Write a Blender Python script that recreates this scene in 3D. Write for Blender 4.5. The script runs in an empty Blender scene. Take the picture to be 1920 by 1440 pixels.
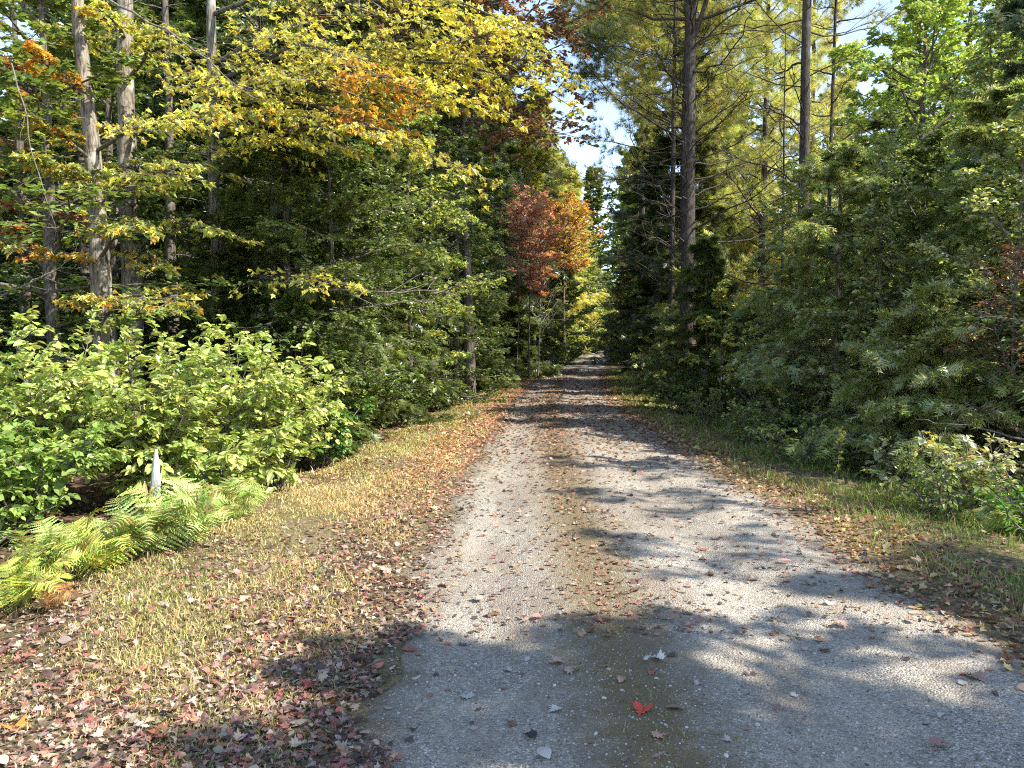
import bpy, math, random
import numpy as np
R = math.radians
C = bpy.context.scene.collection
scene = bpy.context.scene

# ------------------------------------------------------------------ camera
cam_d = bpy.data.cameras.new("camera")
cam = bpy.data.objects.new("camera", cam_d)
C.objects.link(cam)
cam.location = (0.0, 0.0, 1.6)
cam.rotation_euler = (R(90 - 3.1), 0, 0)
cam_d.sensor_width = 36.0
cam_d.lens = 27.7
cam_d.clip_end = 3000
scene.camera = cam
F = 1478.0                                   # focal length in photo pixels (measuring only)

# ------------------------------------------------------------------ light
SUN_AZ, SUN_EL = 108.0, 45.0                  # azimuth clockwise from +Y (view direction)
w = bpy.data.worlds.new("World")
scene.world = w
w.use_nodes = True
nt = w.node_tree
nt.nodes.clear()
sky = nt.nodes.new("ShaderNodeTexSky")
sky.sky_type = 'NISHITA'
sky.sun_disc = False
sky.sun_elevation = R(SUN_EL)
sky.sun_rotation = R(SUN_AZ)
sky.air_density = 0.9
sky.dust_density = 0.0
sky.ozone_density = 3.0
bgn = nt.nodes.new("ShaderNodeBackground")
bgn.inputs["Strength"].default_value = 0.15
out = nt.nodes.new("ShaderNodeOutputWorld")
soft = nt.nodes.new("ShaderNodeHueSaturation")          # sky colour desaturated to keep the shade less blue
soft.inputs["Saturation"].default_value = 0.85
nt.links.new(sky.outputs[0], soft.inputs["Color"])
nt.links.new(soft.outputs[0], bgn.inputs[0])
nt.links.new(bgn.outputs[0], out.inputs[0])
sun_d = bpy.data.lights.new("sun", 'SUN')
sun_d.energy = 4.3
sun_d.angle = R(0.6)
sun_d.color = (1.0, 0.95, 0.86)
sun = bpy.data.objects.new("sun", sun_d)
C.objects.link(sun)
az, el = R(SUN_AZ), R(SUN_EL)
from mathutils import Vector
sdir = Vector((math.sin(az) * math.cos(el), math.cos(az) * math.cos(el), math.sin(el)))
sun.rotation_euler = sdir.to_track_quat('Z', 'Y').to_euler()
sun.location = sdir * 60
scene.view_settings.view_transform = 'Standard'
scene.view_settings.look = 'None'
scene.view_settings.gamma = 1.0
scene.view_settings.exposure = 1.64
scene.cycles.max_bounces = 6
scene.cycles.diffuse_bounces = 3
scene.cycles.glossy_bounces = 2
scene.cycles.transmission_bounces = 4
scene.cycles.use_denoising = False
scene.cycles.filter_width = 1.1
scene.cycles.sample_clamp_indirect = 4.0

# ------------------------------------------------------------------ helpers
def nrm(v):
    return v / np.maximum(np.linalg.norm(v, axis=-1, keepdims=True), 1e-9)

def at(px, py, Y):
    """point at depth Y metres seen at photo pixel px, py (a measurement of the photograph)"""
    return np.array([(px - 960) * Y / F, Y, 1.6 - (py - 640) * Y / F])

CY = np.array([-60, -10, 0, 6.5, 11, 15, 21, 34, 64, 157, 300, 600.])
CX = np.array([3.0, 1.3, 1.0, 0.98, 1.05, 1.12, 1.3, 2.45, 6.5, 18.8, 48, 150.])
_gy = np.arange(-60, 600, 1.0)
_gx = np.convolve(np.pad(np.interp(_gy, CY, CX), 3, mode='edge'), np.ones(7) / 7, 'valid')
def road_c(y):
    return np.interp(y, _gy, _gx)

def road_w(y):
    """the lane looks narrower beyond the first ten metres, where litter creeps over it"""
    return np.interp(y, [8, 17, 60, 200], [1.0, .84, .84, .8])
def road_x(u, y):
    return road_c(y) + u * np.where(np.abs(u) < 8, road_w(y), 1 - (1 - road_w(y)) * 8 / np.maximum(np.abs(u), 8))

def bumps(x, y):
    return (0.05 * np.sin(x * 0.9 + 1.3) * np.sin(y * 0.7 + .4) + 0.03 * np.sin(x * 2.3 + y * 1.1)
            + 0.02 * np.sin(y * 3.1 - x * 1.7 + 2) + 0.012 * np.sin(x * 6.1 + 1) * np.sin(y * 5.3))

def ground_h(x, y):
    x = np.asarray(x, float); y = np.asarray(y, float)
    u = (x - road_c(y)) / road_w(y)
    au = np.abs(u)
    crown = (-0.03 * np.clip(au / 1.7, 0, 1) ** 2 - 0.034 * np.exp(-((u + 1.15) / .27) ** 2) - 0.034 * np.exp(-((u - .55) / .3) ** 2)
             + .006 * np.sin(x * 4.1 + y * 2.3) * np.sin(y * 3.7 - x) + .003 * np.sin(x * 13 + y * 5) * np.sin(y * 11))
    side = np.clip((au - 1.7) / 2.0, 0, 1)
    ditch = -0.16 * np.exp(-((u + 4.3) / 1.0) ** 2) - 0.12 * np.exp(-((u - 3.9) / .8) ** 2)
    rise = 0.5 * np.clip((u - 5) / 10, 0, 1) ** 1.3
    lo = -0.3 * np.clip((-u - 4) / 12, 0, 1)
    return crown + side * bumps(x, y) + ditch + rise + lo + bumps(x, y) * .12

class Geo:
    def __init__(s):
        s.v = []; s.n = 0; s.f = []; s.c = []
    def add(s, v, faces, col=None):
        """faces: list of int arrays [k, arity]; col: (3,) or list of arrays matching faces"""
        s.v.append(np.asarray(v, np.float32))
        for i, fa in enumerate(faces):
            fa = np.asarray(fa, np.int64)
            s.f.append(fa + s.n)
            if col is None: c = np.ones((len(fa), 3), np.float32) * .5
            elif isinstance(col, list): c = col[i]
            else: c = np.broadcast_to(np.asarray(col, np.float32), (len(fa), 3))
            s.c.append(c)
        s.n += len(s.v[-1])
    def mesh(s, name, smooth=False):
        me = bpy.data.meshes.new(name)
        v = np.concatenate(s.v)
        tot = np.concatenate([np.full(len(f), f.shape[1]) for f in s.f])
        loops = np.concatenate([f.ravel() for f in s.f])
        start = np.concatenate([[0], np.cumsum(tot)[:-1]])
        me.vertices.add(len(v)); me.vertices.foreach_set("co", v.ravel())
        me.loops.add(len(loops)); me.loops.foreach_set("vertex_index", loops.astype(np.int32))
        me.polygons.add(len(tot))
        me.polygons.foreach_set("loop_start", start.astype(np.int32))
        me.polygons.foreach_set("loop_total", tot.astype(np.int32))
        me.polygons.foreach_set("use_smooth", np.full(len(tot), smooth))
        me.update(calc_edges=True)
        a = me.attributes.new("tint", 'FLOAT_COLOR', 'FACE')
        cc = np.ones((len(tot), 4), np.float32); cc[:, :3] = np.concatenate(s.c)
        a.data.foreach_set("color", cc.ravel())
        return me
    def build(s, name, mat, parent=None, smooth=False, label=None):
        me = s.mesh(name, smooth)
        me.materials.append(mat)
        o = bpy.data.objects.new(name, me)
        C.objects.link(o)
        if parent is not None: o.parent = parent
        if label: o["label"] = label
        return o

def empty(name, loc, rz=0.0):
    o = bpy.data.objects.new(name, None)
    C.objects.link(o)
    o.location = [float(a) for a in loc]; o.rotation_euler.z = rz
    o.empty_display_size = .2
    return o

def tag(o, label=None, cat=None, group=None, kind=None):
    if label: o["label"] = label
    if cat: o["category"] = cat
    if group: o["group"] = group
    if kind: o["kind"] = kind
    return o

def copy_tree(o, parent=None):
    c = o.copy(); C.objects.link(c)
    c.parent = parent
    for ch in list(o.children): copy_tree(ch, c)
    return c

def tubes(g, paths, radii, sides=6, col=(.5, .5, .5), lump=0.0, rng=None):
    N, M, _ = paths.shape
    t = np.gradient(paths, axis=1); t = nrm(t)
    ref = np.where(np.abs(t[..., 2:3]) > .9, np.array([1., 0, 0]), np.array([0, 0, 1.]))
    # one stable reference per path
    ref = np.broadcast_to(ref[:, :1], t.shape)
    a = nrm(np.cross(t, ref)); b = np.cross(t, a)
    ang = np.arange(sides) * 2 * np.pi / sides
    ring = a[:, :, None] * np.cos(ang)[None, None, :, None] + b[:, :, None] * np.sin(ang)[None, None, :, None]
    rr = radii[:, :, None, None]
    if lump and rng is not None:
        rr = rr * (1 + lump * rng.standard_normal((N, M, sides, 1)))
    v = paths[:, :, None] + ring * rr
    idx = np.arange(N * M * sides).reshape(N, M, sides)
    q = np.stack([idx[:, :-1], np.roll(idx[:, :-1], -1, 2), np.roll(idx[:, 1:], -1, 2), idx[:, 1:]], -1).reshape(-1, 4)
    g.add(v.reshape(-1, 3), [q], col)

# ------------------------------------------------------------------ leaf shapes (unit length, stem at origin, along +Y)
def T_oval(wd=.3, fold=.08, droop=-.08):
    v = np.array([[0, 0, 0], [wd, .32, fold], [wd * .75, .7, fold * .6], [0, 1, droop], [-wd * .75, .7, fold * .6], [-wd, .32, fold]])
    return v, [np.array([[0, 1, 2, 3], [0, 3, 4, 5]])]
def T_rhomb(wd=.34):
    v = np.array([[0, 0, 0], [wd, .45, .08], [0, 1, -.05], [-wd, .45, .08]])
    return v, [np.array([[0, 1, 2], [0, 2, 3]])]
def T_maple():
    r = [(0, 0, 0), (.34, -.02, .05), (.27, .2, .06), (.6, .48, .08), (.22, .5, .03), (0, 1.0, -.1)]
    v = np.array(r + [(-x, y, z) for x, y, z in r[-2:0:-1]])
    v[3:5, 2] += .16; v[1:3, 2] -= .05; v[5, 2] -= .12; v[6:8, 2] += .05
    return v, [np.array([[0, 1, 2, 3, 4, 5], [0, 5, 6, 7, 8, 9]])]
def T_spray(pairs=5, seed=0):
    """flat lacy conifer spray"""
    rg = np.random.default_rng(seed)
    v = []; f = []
    def tri(a, b, wd, z=0):
        a = np.array(a); b = np.array(b); d = b - a
        p = np.array([-d[1], d[0], 0]); p = p / np.linalg.norm(p) * wd
        i = len(v); v.extend([a - p * .5, a + p * .5, b]); f.append((i, i + 1, i + 2))
    tri((0, 0, 0), (0, 1, -.12), .09)
    for k in range(pairs):
        t = .1 + .8 * k / pairs
        L = .46 * (1 - t * .75)
        for s in (-1, 1):
            tt = t + rg.uniform(-.04, .04)
            tri((0, tt, -.1 * tt * tt), (s * L * rg.uniform(.8, 1.1), tt + L * .75, rg.uniform(-.1, .05)), .105)
    return np.array(v), [np.array(f)]
def T_tuft(n=9, seed=1):
    rg = np.random.default_rng(seed); v = []; f = []
    for k in range(n):
        a = k * 2.4; sp = rg.uniform(.25, .9)
        d = np.array([math.cos(a) * sp, rg.uniform(.5, 1), math.sin(a) * sp]); d /= np.linalg.norm(d); d *= rg.uniform(.8, 1.1)
        p = np.cross(d, (0.3, 0, 1)); p = p / np.linalg.norm(p) * .045
        i = len(v); v += [-p * .5, p * .5, d]; f.append((i, i + 1, i + 2))
    return np.array(v), [np.array(f)]
OVAL, RHOMB, MAPLE, SPRAY, TUFT = T_oval(), T_rhomb(), T_maple(), T_spray(), T_tuft()
LONG = T_oval(.2, .05, -.2)

def inst(g, tpl, pos, d, n, size, col):
    tv, tf = tpl
    d = nrm(d); x = nrm(np.cross(d, n)); z = np.cross(x, d)
    N = len(pos); k = len(tv)
    s = np.broadcast_to(np.asarray(size, float), (N,))[:, None, None]
    v = pos[:, None] + s * (tv[None, :, 0:1] * x[:, None] + tv[None, :, 1:2] * d[:, None] + tv[None, :, 2:3] * z[:, None])
    off = (np.arange(N) * k)[:, None, None]
    faces, cols = [], []
    for fa in tf:
        faces.append((fa[None] + off).reshape(-1, fa.shape[1]))
        cols.append(np.repeat(col, len(fa), 0).astype(np.float32))
    g.add(v.reshape(-1, 3), faces, cols)

def palette(rng, n, cols, wts=None, jit=.18):
    cols = np.array(cols, float)
    wts = np.ones(len(cols)) if wts is None else np.array(wts, float)
    i = rng.choice(len(cols), n, p=wts / wts.sum())
    c = cols[i] * np.exp(rng.normal(0, jit, (n, 1))) * np.exp(rng.normal(0, jit * .35, (n, 3)))
    return np.clip(c, .002, .85)

# ------------------------------------------------------------------ branching
def spawn(rng, paths, n, t0=.15, t1=1.0, ang=55, lenfac=.45, shrink=.65, M=4, flat=.25, lift=.0, droop=.05):
    """n side shoots from every path, alternating sides, kept near the parent's flat plane"""
    B, K, _ = paths.shape
    L = np.linalg.norm(np.diff(paths, axis=1), axis=2).sum(1)
    t = (np.linspace(t0, t1, n)[None] + rng.uniform(-.4, .4, (B, n)) / max(n, 1)).clip(0.02, 1)
    k = t * (K - 1); i = np.minimum(k.astype(int), K - 2); fr = (k - i)[..., None]
    bi = np.arange(B)[:, None]
    p = paths[bi, i] * (1 - fr) + paths[bi, i + 1] * fr
    tan = nrm(paths[bi, i + 1] - paths[bi, i])
    side = nrm(np.cross(tan, np.array([0, 0, 1.]) + rng.normal(0, flat, (B, n, 3))))
    sg = np.where((np.arange(n)[None] + rng.integers(0, 2, (B, 1))) % 2, 1., -1.)[..., None]
    a = np.radians(ang + rng.normal(0, 10, (B, n, 1)))
    d = tan * np.cos(a) + side * sg * np.sin(a)
    d[..., 2] += lift
    d = nrm(d + rng.normal(0, .12, d.shape))
    ln = L[:, None] * lenfac * (1 - shrink * t) * rng.uniform(.65, 1.2, (B, n))
    s = np.linspace(0, 1, M)[None, None, :, None]
    q = p[:, :, None] + d[:, :, None] * (ln[..., None, None] * s)
    q = q + rng.normal(0, .035, q.shape) * ln[..., None, None] * (s > 0)
    q[..., 2] -= (droop * ln[..., None] * s[..., 0] ** 2)
    return q.reshape(B * n, M, 3)

def path_to(rng, p0, p1, sag=.1, M=8, wob=.02):
    p0 = np.asarray(p0, float); p1 = np.asarray(p1, float)
    s = np.linspace(0, 1, M)[:, None]
    q = p0 * (1 - s) + p1 * s
    L = np.linalg.norm(p1 - p0)
    q[:, 2] += sag * L * 4 * (s * (1 - s))[:, 0]
    q += np.cumsum(rng.normal(0, wob * L, (M, 3)), 0) * np.sin(s * np.pi) * .7
    return q

def limb_set(rng, trunk, n, h0, h1, reach, elev, M=7, droop=.1, azr=None, prof=None, top_el=None):
    """limbs off a trunk path: reach(t) gives length, elev degrees; azr limits azimuth (deg from +X, ccw)"""
    t = np.linspace(h0, h1, n) + rng.uniform(-.5, .5, n) * (h1 - h0) / n
    t = t.clip(0.02, .995)
    K = len(trunk); k = t * (K - 1); i = np.minimum(k.astype(int), K - 2); fr = (k - i)[:, None]
    p = trunk[i] * (1 - fr) + trunk[i + 1] * fr
    if azr is None: a = np.arange(n) * 2.39996 + rng.uniform(-.5, .5, n)
    else: a = np.radians(rng.uniform(azr[0], azr[1], n))
    tt = (t - h0) / (h1 - h0 + 1e-6)
    e0 = np.radians(elev + (0 if top_el is None else (top_el - elev) * tt) + rng.normal(0, 7, n))
    L = np.array([reach(x) for x in tt.clip(0, 1)]) * rng.uniform(.75, 1.15, n)
    d = np.stack([np.cos(a) * np.cos(e0), np.sin(a) * np.cos(e0), np.sin(e0)], -1)
    s = np.linspace(0, 1, M)[None, :, None]
    q = p[:, None] + d[:, None] * (L[:, None, None] * s)
    q[..., 2] -= droop * L[:, None] * s[..., 0] ** 2
    q += np.cumsum(rng.normal(0, .02, q.shape), 1) * L[:, None, None] * (s > 0)
    return q, L

def taper(paths, r0, r1=.2):
    """radius rows for paths from r0 (array or scalar) to r0*r1"""
    N, M, _ = paths.shape
    r0 = np.broadcast_to(np.asarray(r0, float), (N,))
    return r0[:, None] * np.linspace(1, r1, M)[None]

def leaves_on(rng, g, paths, n, tpl, size, cols, wts=None, tilt=.45, spread=60, t0=.15, gap=0., sizevar=.25, hang=0., hueby=None):
    """n leaves on each path"""
    B, K, _ = paths.shape
    t = rng.uniform(t0, 1.0, (B, n)); k = t * (K - 1); i = np.minimum(k.astype(int), K - 2); fr = (k - i)[..., None]
    bi = np.arange(B)[:, None]
    p = (paths[bi, i] * (1 - fr) + paths[bi, i + 1] * fr)
    tan = nrm(paths[bi, i + 1] - paths[bi, i])
    side = nrm(np.cross(tan, [0, 0, 1.]))
    a = np.radians(rng.uniform(-spread, spread, (B, n, 1)))
    d = tan * np.cos(a) + side * np.sin(a)
    d[..., 2] += rng.normal(0, .18, (B, n)) - hang
    nn = np.array([0, 0, 1.]) + rng.normal(0, tilt, (B, n, 3))
    p = p + rng.normal(0, gap, p.shape) if gap else p
    N = B * n
    sz = size * np.exp(rng.normal(0, sizevar, N))
    c = palette(rng, N, cols, wts) if hueby is None else hueby(p.reshape(-1, 3))
    inst(g, tpl, p.reshape(-1, 3), d.reshape(-1, 3), nn.reshape(-1, 3), sz, c)

# ------------------------------------------------------------------ materials
def new_mat(name):
    m = bpy.data.materials.new(name); m.use_nodes = True
    t = m.node_tree; t.nodes.clear()
    o = t.nodes.new("ShaderNodeOutputMaterial")
    return m, t, o
def N(t, typ, **kw):
    n = t.nodes.new(typ)
    for k, v in kw.items():
        if k in n.inputs: n.inputs[k].default_value = v
        else: setattr(n, k, v)
    return n
def leaf_mat(name, trans=.4, rough=.38, spec=.5, var=.25):
    m, t, o = new_mat(name)
    a = N(t, "ShaderNodeAttribute", attribute_name="tint")
    oi = N(t, "ShaderNodeObjectInfo")
    mr = N(t, "ShaderNodeMapRange"); mr.inputs["To Min"].default_value = 1 - var; mr.inputs["To Max"].default_value = 1 + var
    t.links.new(oi.outputs["Random"], mr.inputs[0])
    hsv = N(t, "ShaderNodeHueSaturation")
    t.links.new(a.outputs["Color"], hsv.inputs["Color"]); t.links.new(mr.outputs[0], hsv.inputs["Value"])
    p = N(t, "ShaderNodeBsdfPrincipled"); p.inputs["Roughness"].default_value = rough
    p.inputs["Specular IOR Level"].default_value = spec
    t.links.new(hsv.outputs[0], p.inputs["Base Color"])
    tr = N(t, "ShaderNodeBsdfTranslucent")
    g = N(t, "ShaderNodeMix", data_type='RGBA', blend_type='MULTIPLY')
    g.inputs[0].default_value = 1.0; g.inputs[7].default_value = (1.2, 1.12, .68, 1)
    t.links.new(hsv.outputs[0], g.inputs[6]); t.links.new(g.outputs[2], tr.inputs[0])
    mx = N(t, "ShaderNodeMixShader"); mx.inputs[0].default_value = trans
    t.links.new(p.outputs[0], mx.inputs[1]); t.links.new(tr.outputs[0], mx.inputs[2])
    t.links.new(mx.outputs[0], o.inputs[0])
    return m
def bark_mat(name, c1, c2, scale=6, lich=(.3, .32, .27), lichamt=.35):
    m, t, o = new_mat(name)
    tc = N(t, "ShaderNodeTexCoord"); mp = N(t, "ShaderNodeMapping"); mp.inputs["Scale"].default_value = (scale, scale, scale * .18)
    t.links.new(tc.outputs["Object"], mp.inputs[0])
    n1 = N(t, "ShaderNodeTexNoise", Scale=5.0, Detail=8.0, Roughness=.7); t.links.new(mp.outputs[0], n1.inputs[0])
    cr = N(t, "ShaderNodeValToRGB"); cr.color_ramp.elements[0].position = .38; cr.color_ramp.elements[1].position = .66
    cr.color_ramp.elements[0].color = (*c1, 1); cr.color_ramp.elements[1].color = (*c2, 1)
    t.links.new(n1.outputs[0], cr.inputs[0])
    n2 = N(t, "ShaderNodeTexNoise", Scale=3.5, Detail=6.0, Roughness=.7); t.links.new(tc.outputs["Object"], n2.inputs[0])
    r2 = N(t, "ShaderNodeValToRGB"); r2.color_ramp.elements[0].position = .55; r2.color_ramp.elements[1].position = .62
    t.links.new(n2.outputs[0], r2.inputs[0])
    ml = N(t, "ShaderNodeMath", operation='MULTIPLY'); ml.inputs[1].default_value = lichamt; t.links.new(r2.outputs[0], ml.inputs[0])
    mx = N(t, "ShaderNodeMix", data_type='RGBA'); t.links.new(ml.outputs[0], mx.inputs[0])
    t.links.new(cr.outputs[0], mx.inputs[6]); mx.inputs[7].default_value = (*lich, 1)
    p = N(t, "ShaderNodeBsdfPrincipled"); p.inputs["Roughness"].default_value = .85; p.inputs["Specular IOR Level"].default_value = .2
    t.links.new(mx.outputs[2], p.inputs["Base Color"])
    b = N(t, "ShaderNodeBump"); b.inputs["Strength"].default_value = .9; b.inputs["Distance"].default_value = .03
    t.links.new(n1.outputs[0], b.inputs["Height"]); t.links.new(b.outputs[0], p.inputs["Normal"])
    t.links.new(p.outputs[0], o.inputs[0])
    return m

M_LEAF = leaf_mat("broad_leaf", .42, .32, .7)
M_BUSH = leaf_mat("bush_leaf", .42, .42, .45, .1)
M_NEEDLE = leaf_mat("needle", .48, .36, .7)
M_DRY = leaf_mat("dry_leaf", .22, .55, .35, .12)
M_GRASS = leaf_mat("grass_blade", .35, .5, .3, 0)
M_BARK = bark_mat("grey_brown_bark", (.035, .027, .02), (.22, .18, .14), 7)
M_BARKL = bark_mat("pale_lichen_bark", (.05, .038, .026), (.38, .32, .24), 5, (.46, .46, .38), .6)
M_PINE = bark_mat("pine_bark", (.018, .014, .011), (.12, .095, .075), 8, (.22, .21, .18), .25)
M_TWIG = bark_mat("twig_bark", (.09, .075, .06), (.3, .26, .21), 12, (.35, .34, .3), .3)
M_DEAD = bark_mat("bleached_wood", (.28, .27, .24), (.6, .58, .53), 9, (.5, .5, .45), .3)

def ground_mats():
    # forest floor: dark humus with brown leaf mould, warmer and grassier beside the road
    m, t, o = new_mat("soil_and_leaf_mould")
    tc = N(t, "ShaderNodeTexCoord")
    u = N(t, "ShaderNodeAttribute", attribute_name="across")
    n1 = N(t, "ShaderNodeTexNoise", Scale=1.3, Detail=8.0, Roughness=.65); t.links.new(tc.outputs["Object"], n1.inputs[0])
    n2 = N(t, "ShaderNodeTexNoise", Scale=22.0, Detail=6.0, Roughness=.75); t.links.new(tc.outputs["Object"], n2.inputs[0])
    v = N(t, "ShaderNodeTexVoronoi", Scale=26.0); t.links.new(tc.outputs["Object"], v.inputs["Vector"])
    vr = N(t, "ShaderNodeValToRGB"); e = vr.color_ramp.elements
    e[0].color = (.035, .024, .015, 1); e[0].position = 0.1; e[1].color = (.16, .105, .06, 1); e[1].position = .9
    k = e.new(.5); k.color = (.085, .055, .03, 1)
    sp = N(t, "ShaderNodeSeparateColor"); t.links.new(v.outputs["Color"], sp.inputs[0]); t.links.new(sp.outputs[0], vr.inputs[0])
    gr = N(t, "ShaderNodeValToRGB"); e = gr.color_ramp.elements
    e[0].color = (.07, .06, .03, 1); e[0].position = .35; e[1].color = (.26, .2, .11, 1); e[1].position = .65
    t.links.new(n2.outputs[0], gr.inputs[0])
    ab = N(t, "ShaderNodeMath", operation='ABSOLUTE'); t.links.new(u.outputs["Fac"], ab.inputs[0])
    ad = N(t, "ShaderNodeMath", operation='MULTIPLY_ADD'); t.links.new(n1.outputs[0], ad.inputs[0]); ad.inputs[1].default_value = 2.0
    t.links.new(ab.outputs[0], ad.inputs[2])
    mr = N(t, "ShaderNodeMapRange"); mr.inputs["From Min"].default_value = 4.2; mr.inputs["From Max"].default_value = 5.6
    t.links.new(ad.outputs[0], mr.inputs[0])
    mx = N(t, "ShaderNodeMix", data_type='RGBA'); t.links.new(mr.outputs[0], mx.inputs[0])
    t.links.new(gr.outputs[0], mx.inputs[6]); t.links.new(vr.outputs[0], mx.inputs[7])
    p = N(t, "ShaderNodeBsdfPrincipled"); p.inputs["Roughness"].default_value = .95; p.inputs["Specular IOR Level"].default_value = .1
    t.links.new(mx.outputs[2], p.inputs["Base Color"])
    b = N(t, "ShaderNodeBump"); b.inputs["Strength"].default_value = 1; b.inputs["Distance"].default_value = .03
    t.links.new(n2.outputs[0], b.inputs["Height"]); t.links.new(b.outputs[0], p.inputs["Normal"])
    t.links.new(p.outputs[0], o.inputs[0])
    soil = m
    # gravel
    m, t, o = new_mat("packed_gravel")
    tc = N(t, "ShaderNodeTexCoord")
    u = N(t, "ShaderNodeAttribute", attribute_name="across")
    v1 = N(t, "ShaderNodeTexVoronoi", Scale=85.0); v2 = N(t, "ShaderNodeTexVoronoi", Scale=210.0)
    wn = N(t, "ShaderNodeTexNoise", Scale=40.0, Detail=4.0, Roughness=.7)
    big = N(t, "ShaderNodeTexNoise", Scale=1.1, Detail=7.0, Roughness=.62)
    med = N(t, "ShaderNodeTexNoise", Scale=7.0, Detail=8.0, Roughness=.7)
    for q in (v1, v2, wn, big, med): t.links.new(tc.outputs["Object"], q.inputs["Vector"])
    s1 = N(t, "ShaderNodeSeparateColor"); t.links.new(v1.outputs["Color"], s1.inputs[0])
    s2 = N(t, "ShaderNodeSeparateColor"); t.links.new(v2.outputs["Color"], s2.inputs[0])
    av = N(t, "ShaderNodeMix", data_type='FLOAT'); av.inputs[0].default_value = .5
    t.links.new(s1.outputs[0], av.inputs[2]); t.links.new(s2.outputs[1], av.inputs[3])
    st = N(t, "ShaderNodeValToRGB"); e = st.color_ramp.elements
    e[0].position = .05; e[0].color = (.085, .073, .058, 1); e[1].position = .97; e[1].color = (.68, .62, .52, 1)
    k = e.new(.35); k.color = (.2, .18, .148, 1); k = e.new(.65); k.color = (.33, .3, .245, 1)
    t.links.new(av.outputs[0], st.inputs[0])
    # fines between stones, sandier in places
    fn = N(t, "ShaderNodeValToRGB"); e = fn.color_ramp.elements
    e[0].position = .35; e[0].color = (.215, .182, .138, 1); e[1].position = .65; e[1].color = (.42, .355, .26, 1)
    t.links.new(med.outputs[0], fn.inputs[0])
    bm = N(t, "ShaderNodeMapRange"); bm.inputs["From Min"].default_value = .4; bm.inputs["From Max"].default_value = .62
    bm.inputs["To Min"].default_value = .1; bm.inputs["To Max"].default_value = .6
    t.links.new(big.outputs[0], bm.inputs[0])
    c1 = N(t, "ShaderNodeMix", data_type='RGBA'); t.links.new(bm.outputs[0], c1.inputs[0])
    t.links.new(st.outputs[0], c1.inputs[6]); t.links.new(fn.outputs[0], c1.inputs[7])
    # mossy, leafy middle strip and ragged brown edges
    y2 = N(t, "ShaderNodeMath", operation='ADD'); y2.inputs[1].default_value = .42; t.links.new(u.outputs["Fac"], y2.inputs[0])
    ya = N(t, "ShaderNodeMath", operation='ABSOLUTE'); t.links.new(y2.outputs[0], ya.inputs[0])
    yn = N(t, "ShaderNodeMath", operation='MULTIPLY_ADD'); t.links.new(med.outputs[0], yn.inputs[0]); yn.inputs[1].default_value = -.9
    t.links.new(ya.outputs[0], yn.inputs[2])
    ym = N(t, "ShaderNodeMapRange"); ym.inputs["From Min"].default_value = -.34; ym.inputs["From Max"].default_value = .02
    ym.inputs["To Min"].default_value = .95; ym.inputs["To Max"].default_value = 0.0
    t.links.new(yn.outputs[0], ym.inputs[0])
    c2 = N(t, "ShaderNodeMix", data_type='RGBA'); t.links.new(ym.outputs[0], c2.inputs[0])
    t.links.new(c1.outputs[2], c2.inputs[6]); c2.inputs[7].default_value = (.15, .11, .055, 1)
    # brown, leaf-stained ground shows through in patches
    pm = N(t, "ShaderNodeTexNoise", Scale=.8, Detail=9.0, Roughness=.72); pv = N(t, "ShaderNodeMapping"); pv.inputs["Scale"].default_value = (1.6, .7, 1); pv.inputs["Location"].default_value = (7, 3, 0)
    t.links.new(tc.outputs["Object"], pv.inputs[0]); t.links.new(pv.outputs[0], pm.inputs[0])
    pr = N(t, "ShaderNodeMapRange"); pr.inputs["From Min"].default_value = .47; pr.inputs["From Max"].default_value = .62; pr.inputs["To Max"].default_value = .65
    t.links.new(pm.outputs[0], pr.inputs[0])
    c2b = N(t, "ShaderNodeMix", data_type='RGBA'); t.links.new(pr.outputs[0], c2b.inputs[0])
    t.links.new(c2.outputs[2], c2b.inputs[6]); c2b.inputs[7].default_value = (.17, .13, .095, 1); c2 = c2b
    ea = N(t, "ShaderNodeMath", operation='ABSOLUTE'); t.links.new(u.outputs["Fac"], ea.inputs[0])
    en = N(t, "ShaderNodeMath", operation='MULTIPLY_ADD'); t.links.new(med.outputs[0], en.inputs[0]); en.inputs[1].default_value = 1.0
    t.links.new(ea.outputs[0], en.inputs[2])
    em = N(t, "ShaderNodeMapRange"); em.inputs["From Min"].default_value = 1.85; em.inputs["From Max"].default_value = 2.2
    em.inputs["To Max"].default_value = .85
    t.links.new(en.outputs[0], em.inputs[0])
    c3 = N(t, "ShaderNodeMix", data_type='RGBA'); t.links.new(em.outputs[0], c3.inputs[0])
    t.links.new(c2.outputs[2], c3.inputs[6]); c3.inputs[7].default_value = (.13, .1, .06, 1)
    p = N(t, "ShaderNodeBsdfPrincipled"); p.inputs["Roughness"].default_value = .9; p.inputs["Specular IOR Level"].default_value = .2
    t.links.new(c3.outputs[2], p.inputs["Base Color"])
    hh = N(t, "ShaderNodeMath", operation='ADD'); t.links.new(v1.outputs["Distance"], hh.inputs[0]); t.links.new(wn.outputs[0], hh.inputs[1])
    b = N(t, "ShaderNodeBump"); b.inputs["Strength"].default_value = .8; b.inputs["Distance"].default_value = .012; b.invert = True
    t.links.new(hh.outputs[0], b.inputs["Height"]); t.links.new(b.outputs[0], p.inputs["Normal"])
    t.links.new(p.outputs[0], o.inputs[0])
    return soil, m
M_SOIL, M_GRAVEL = ground_mats()

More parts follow.
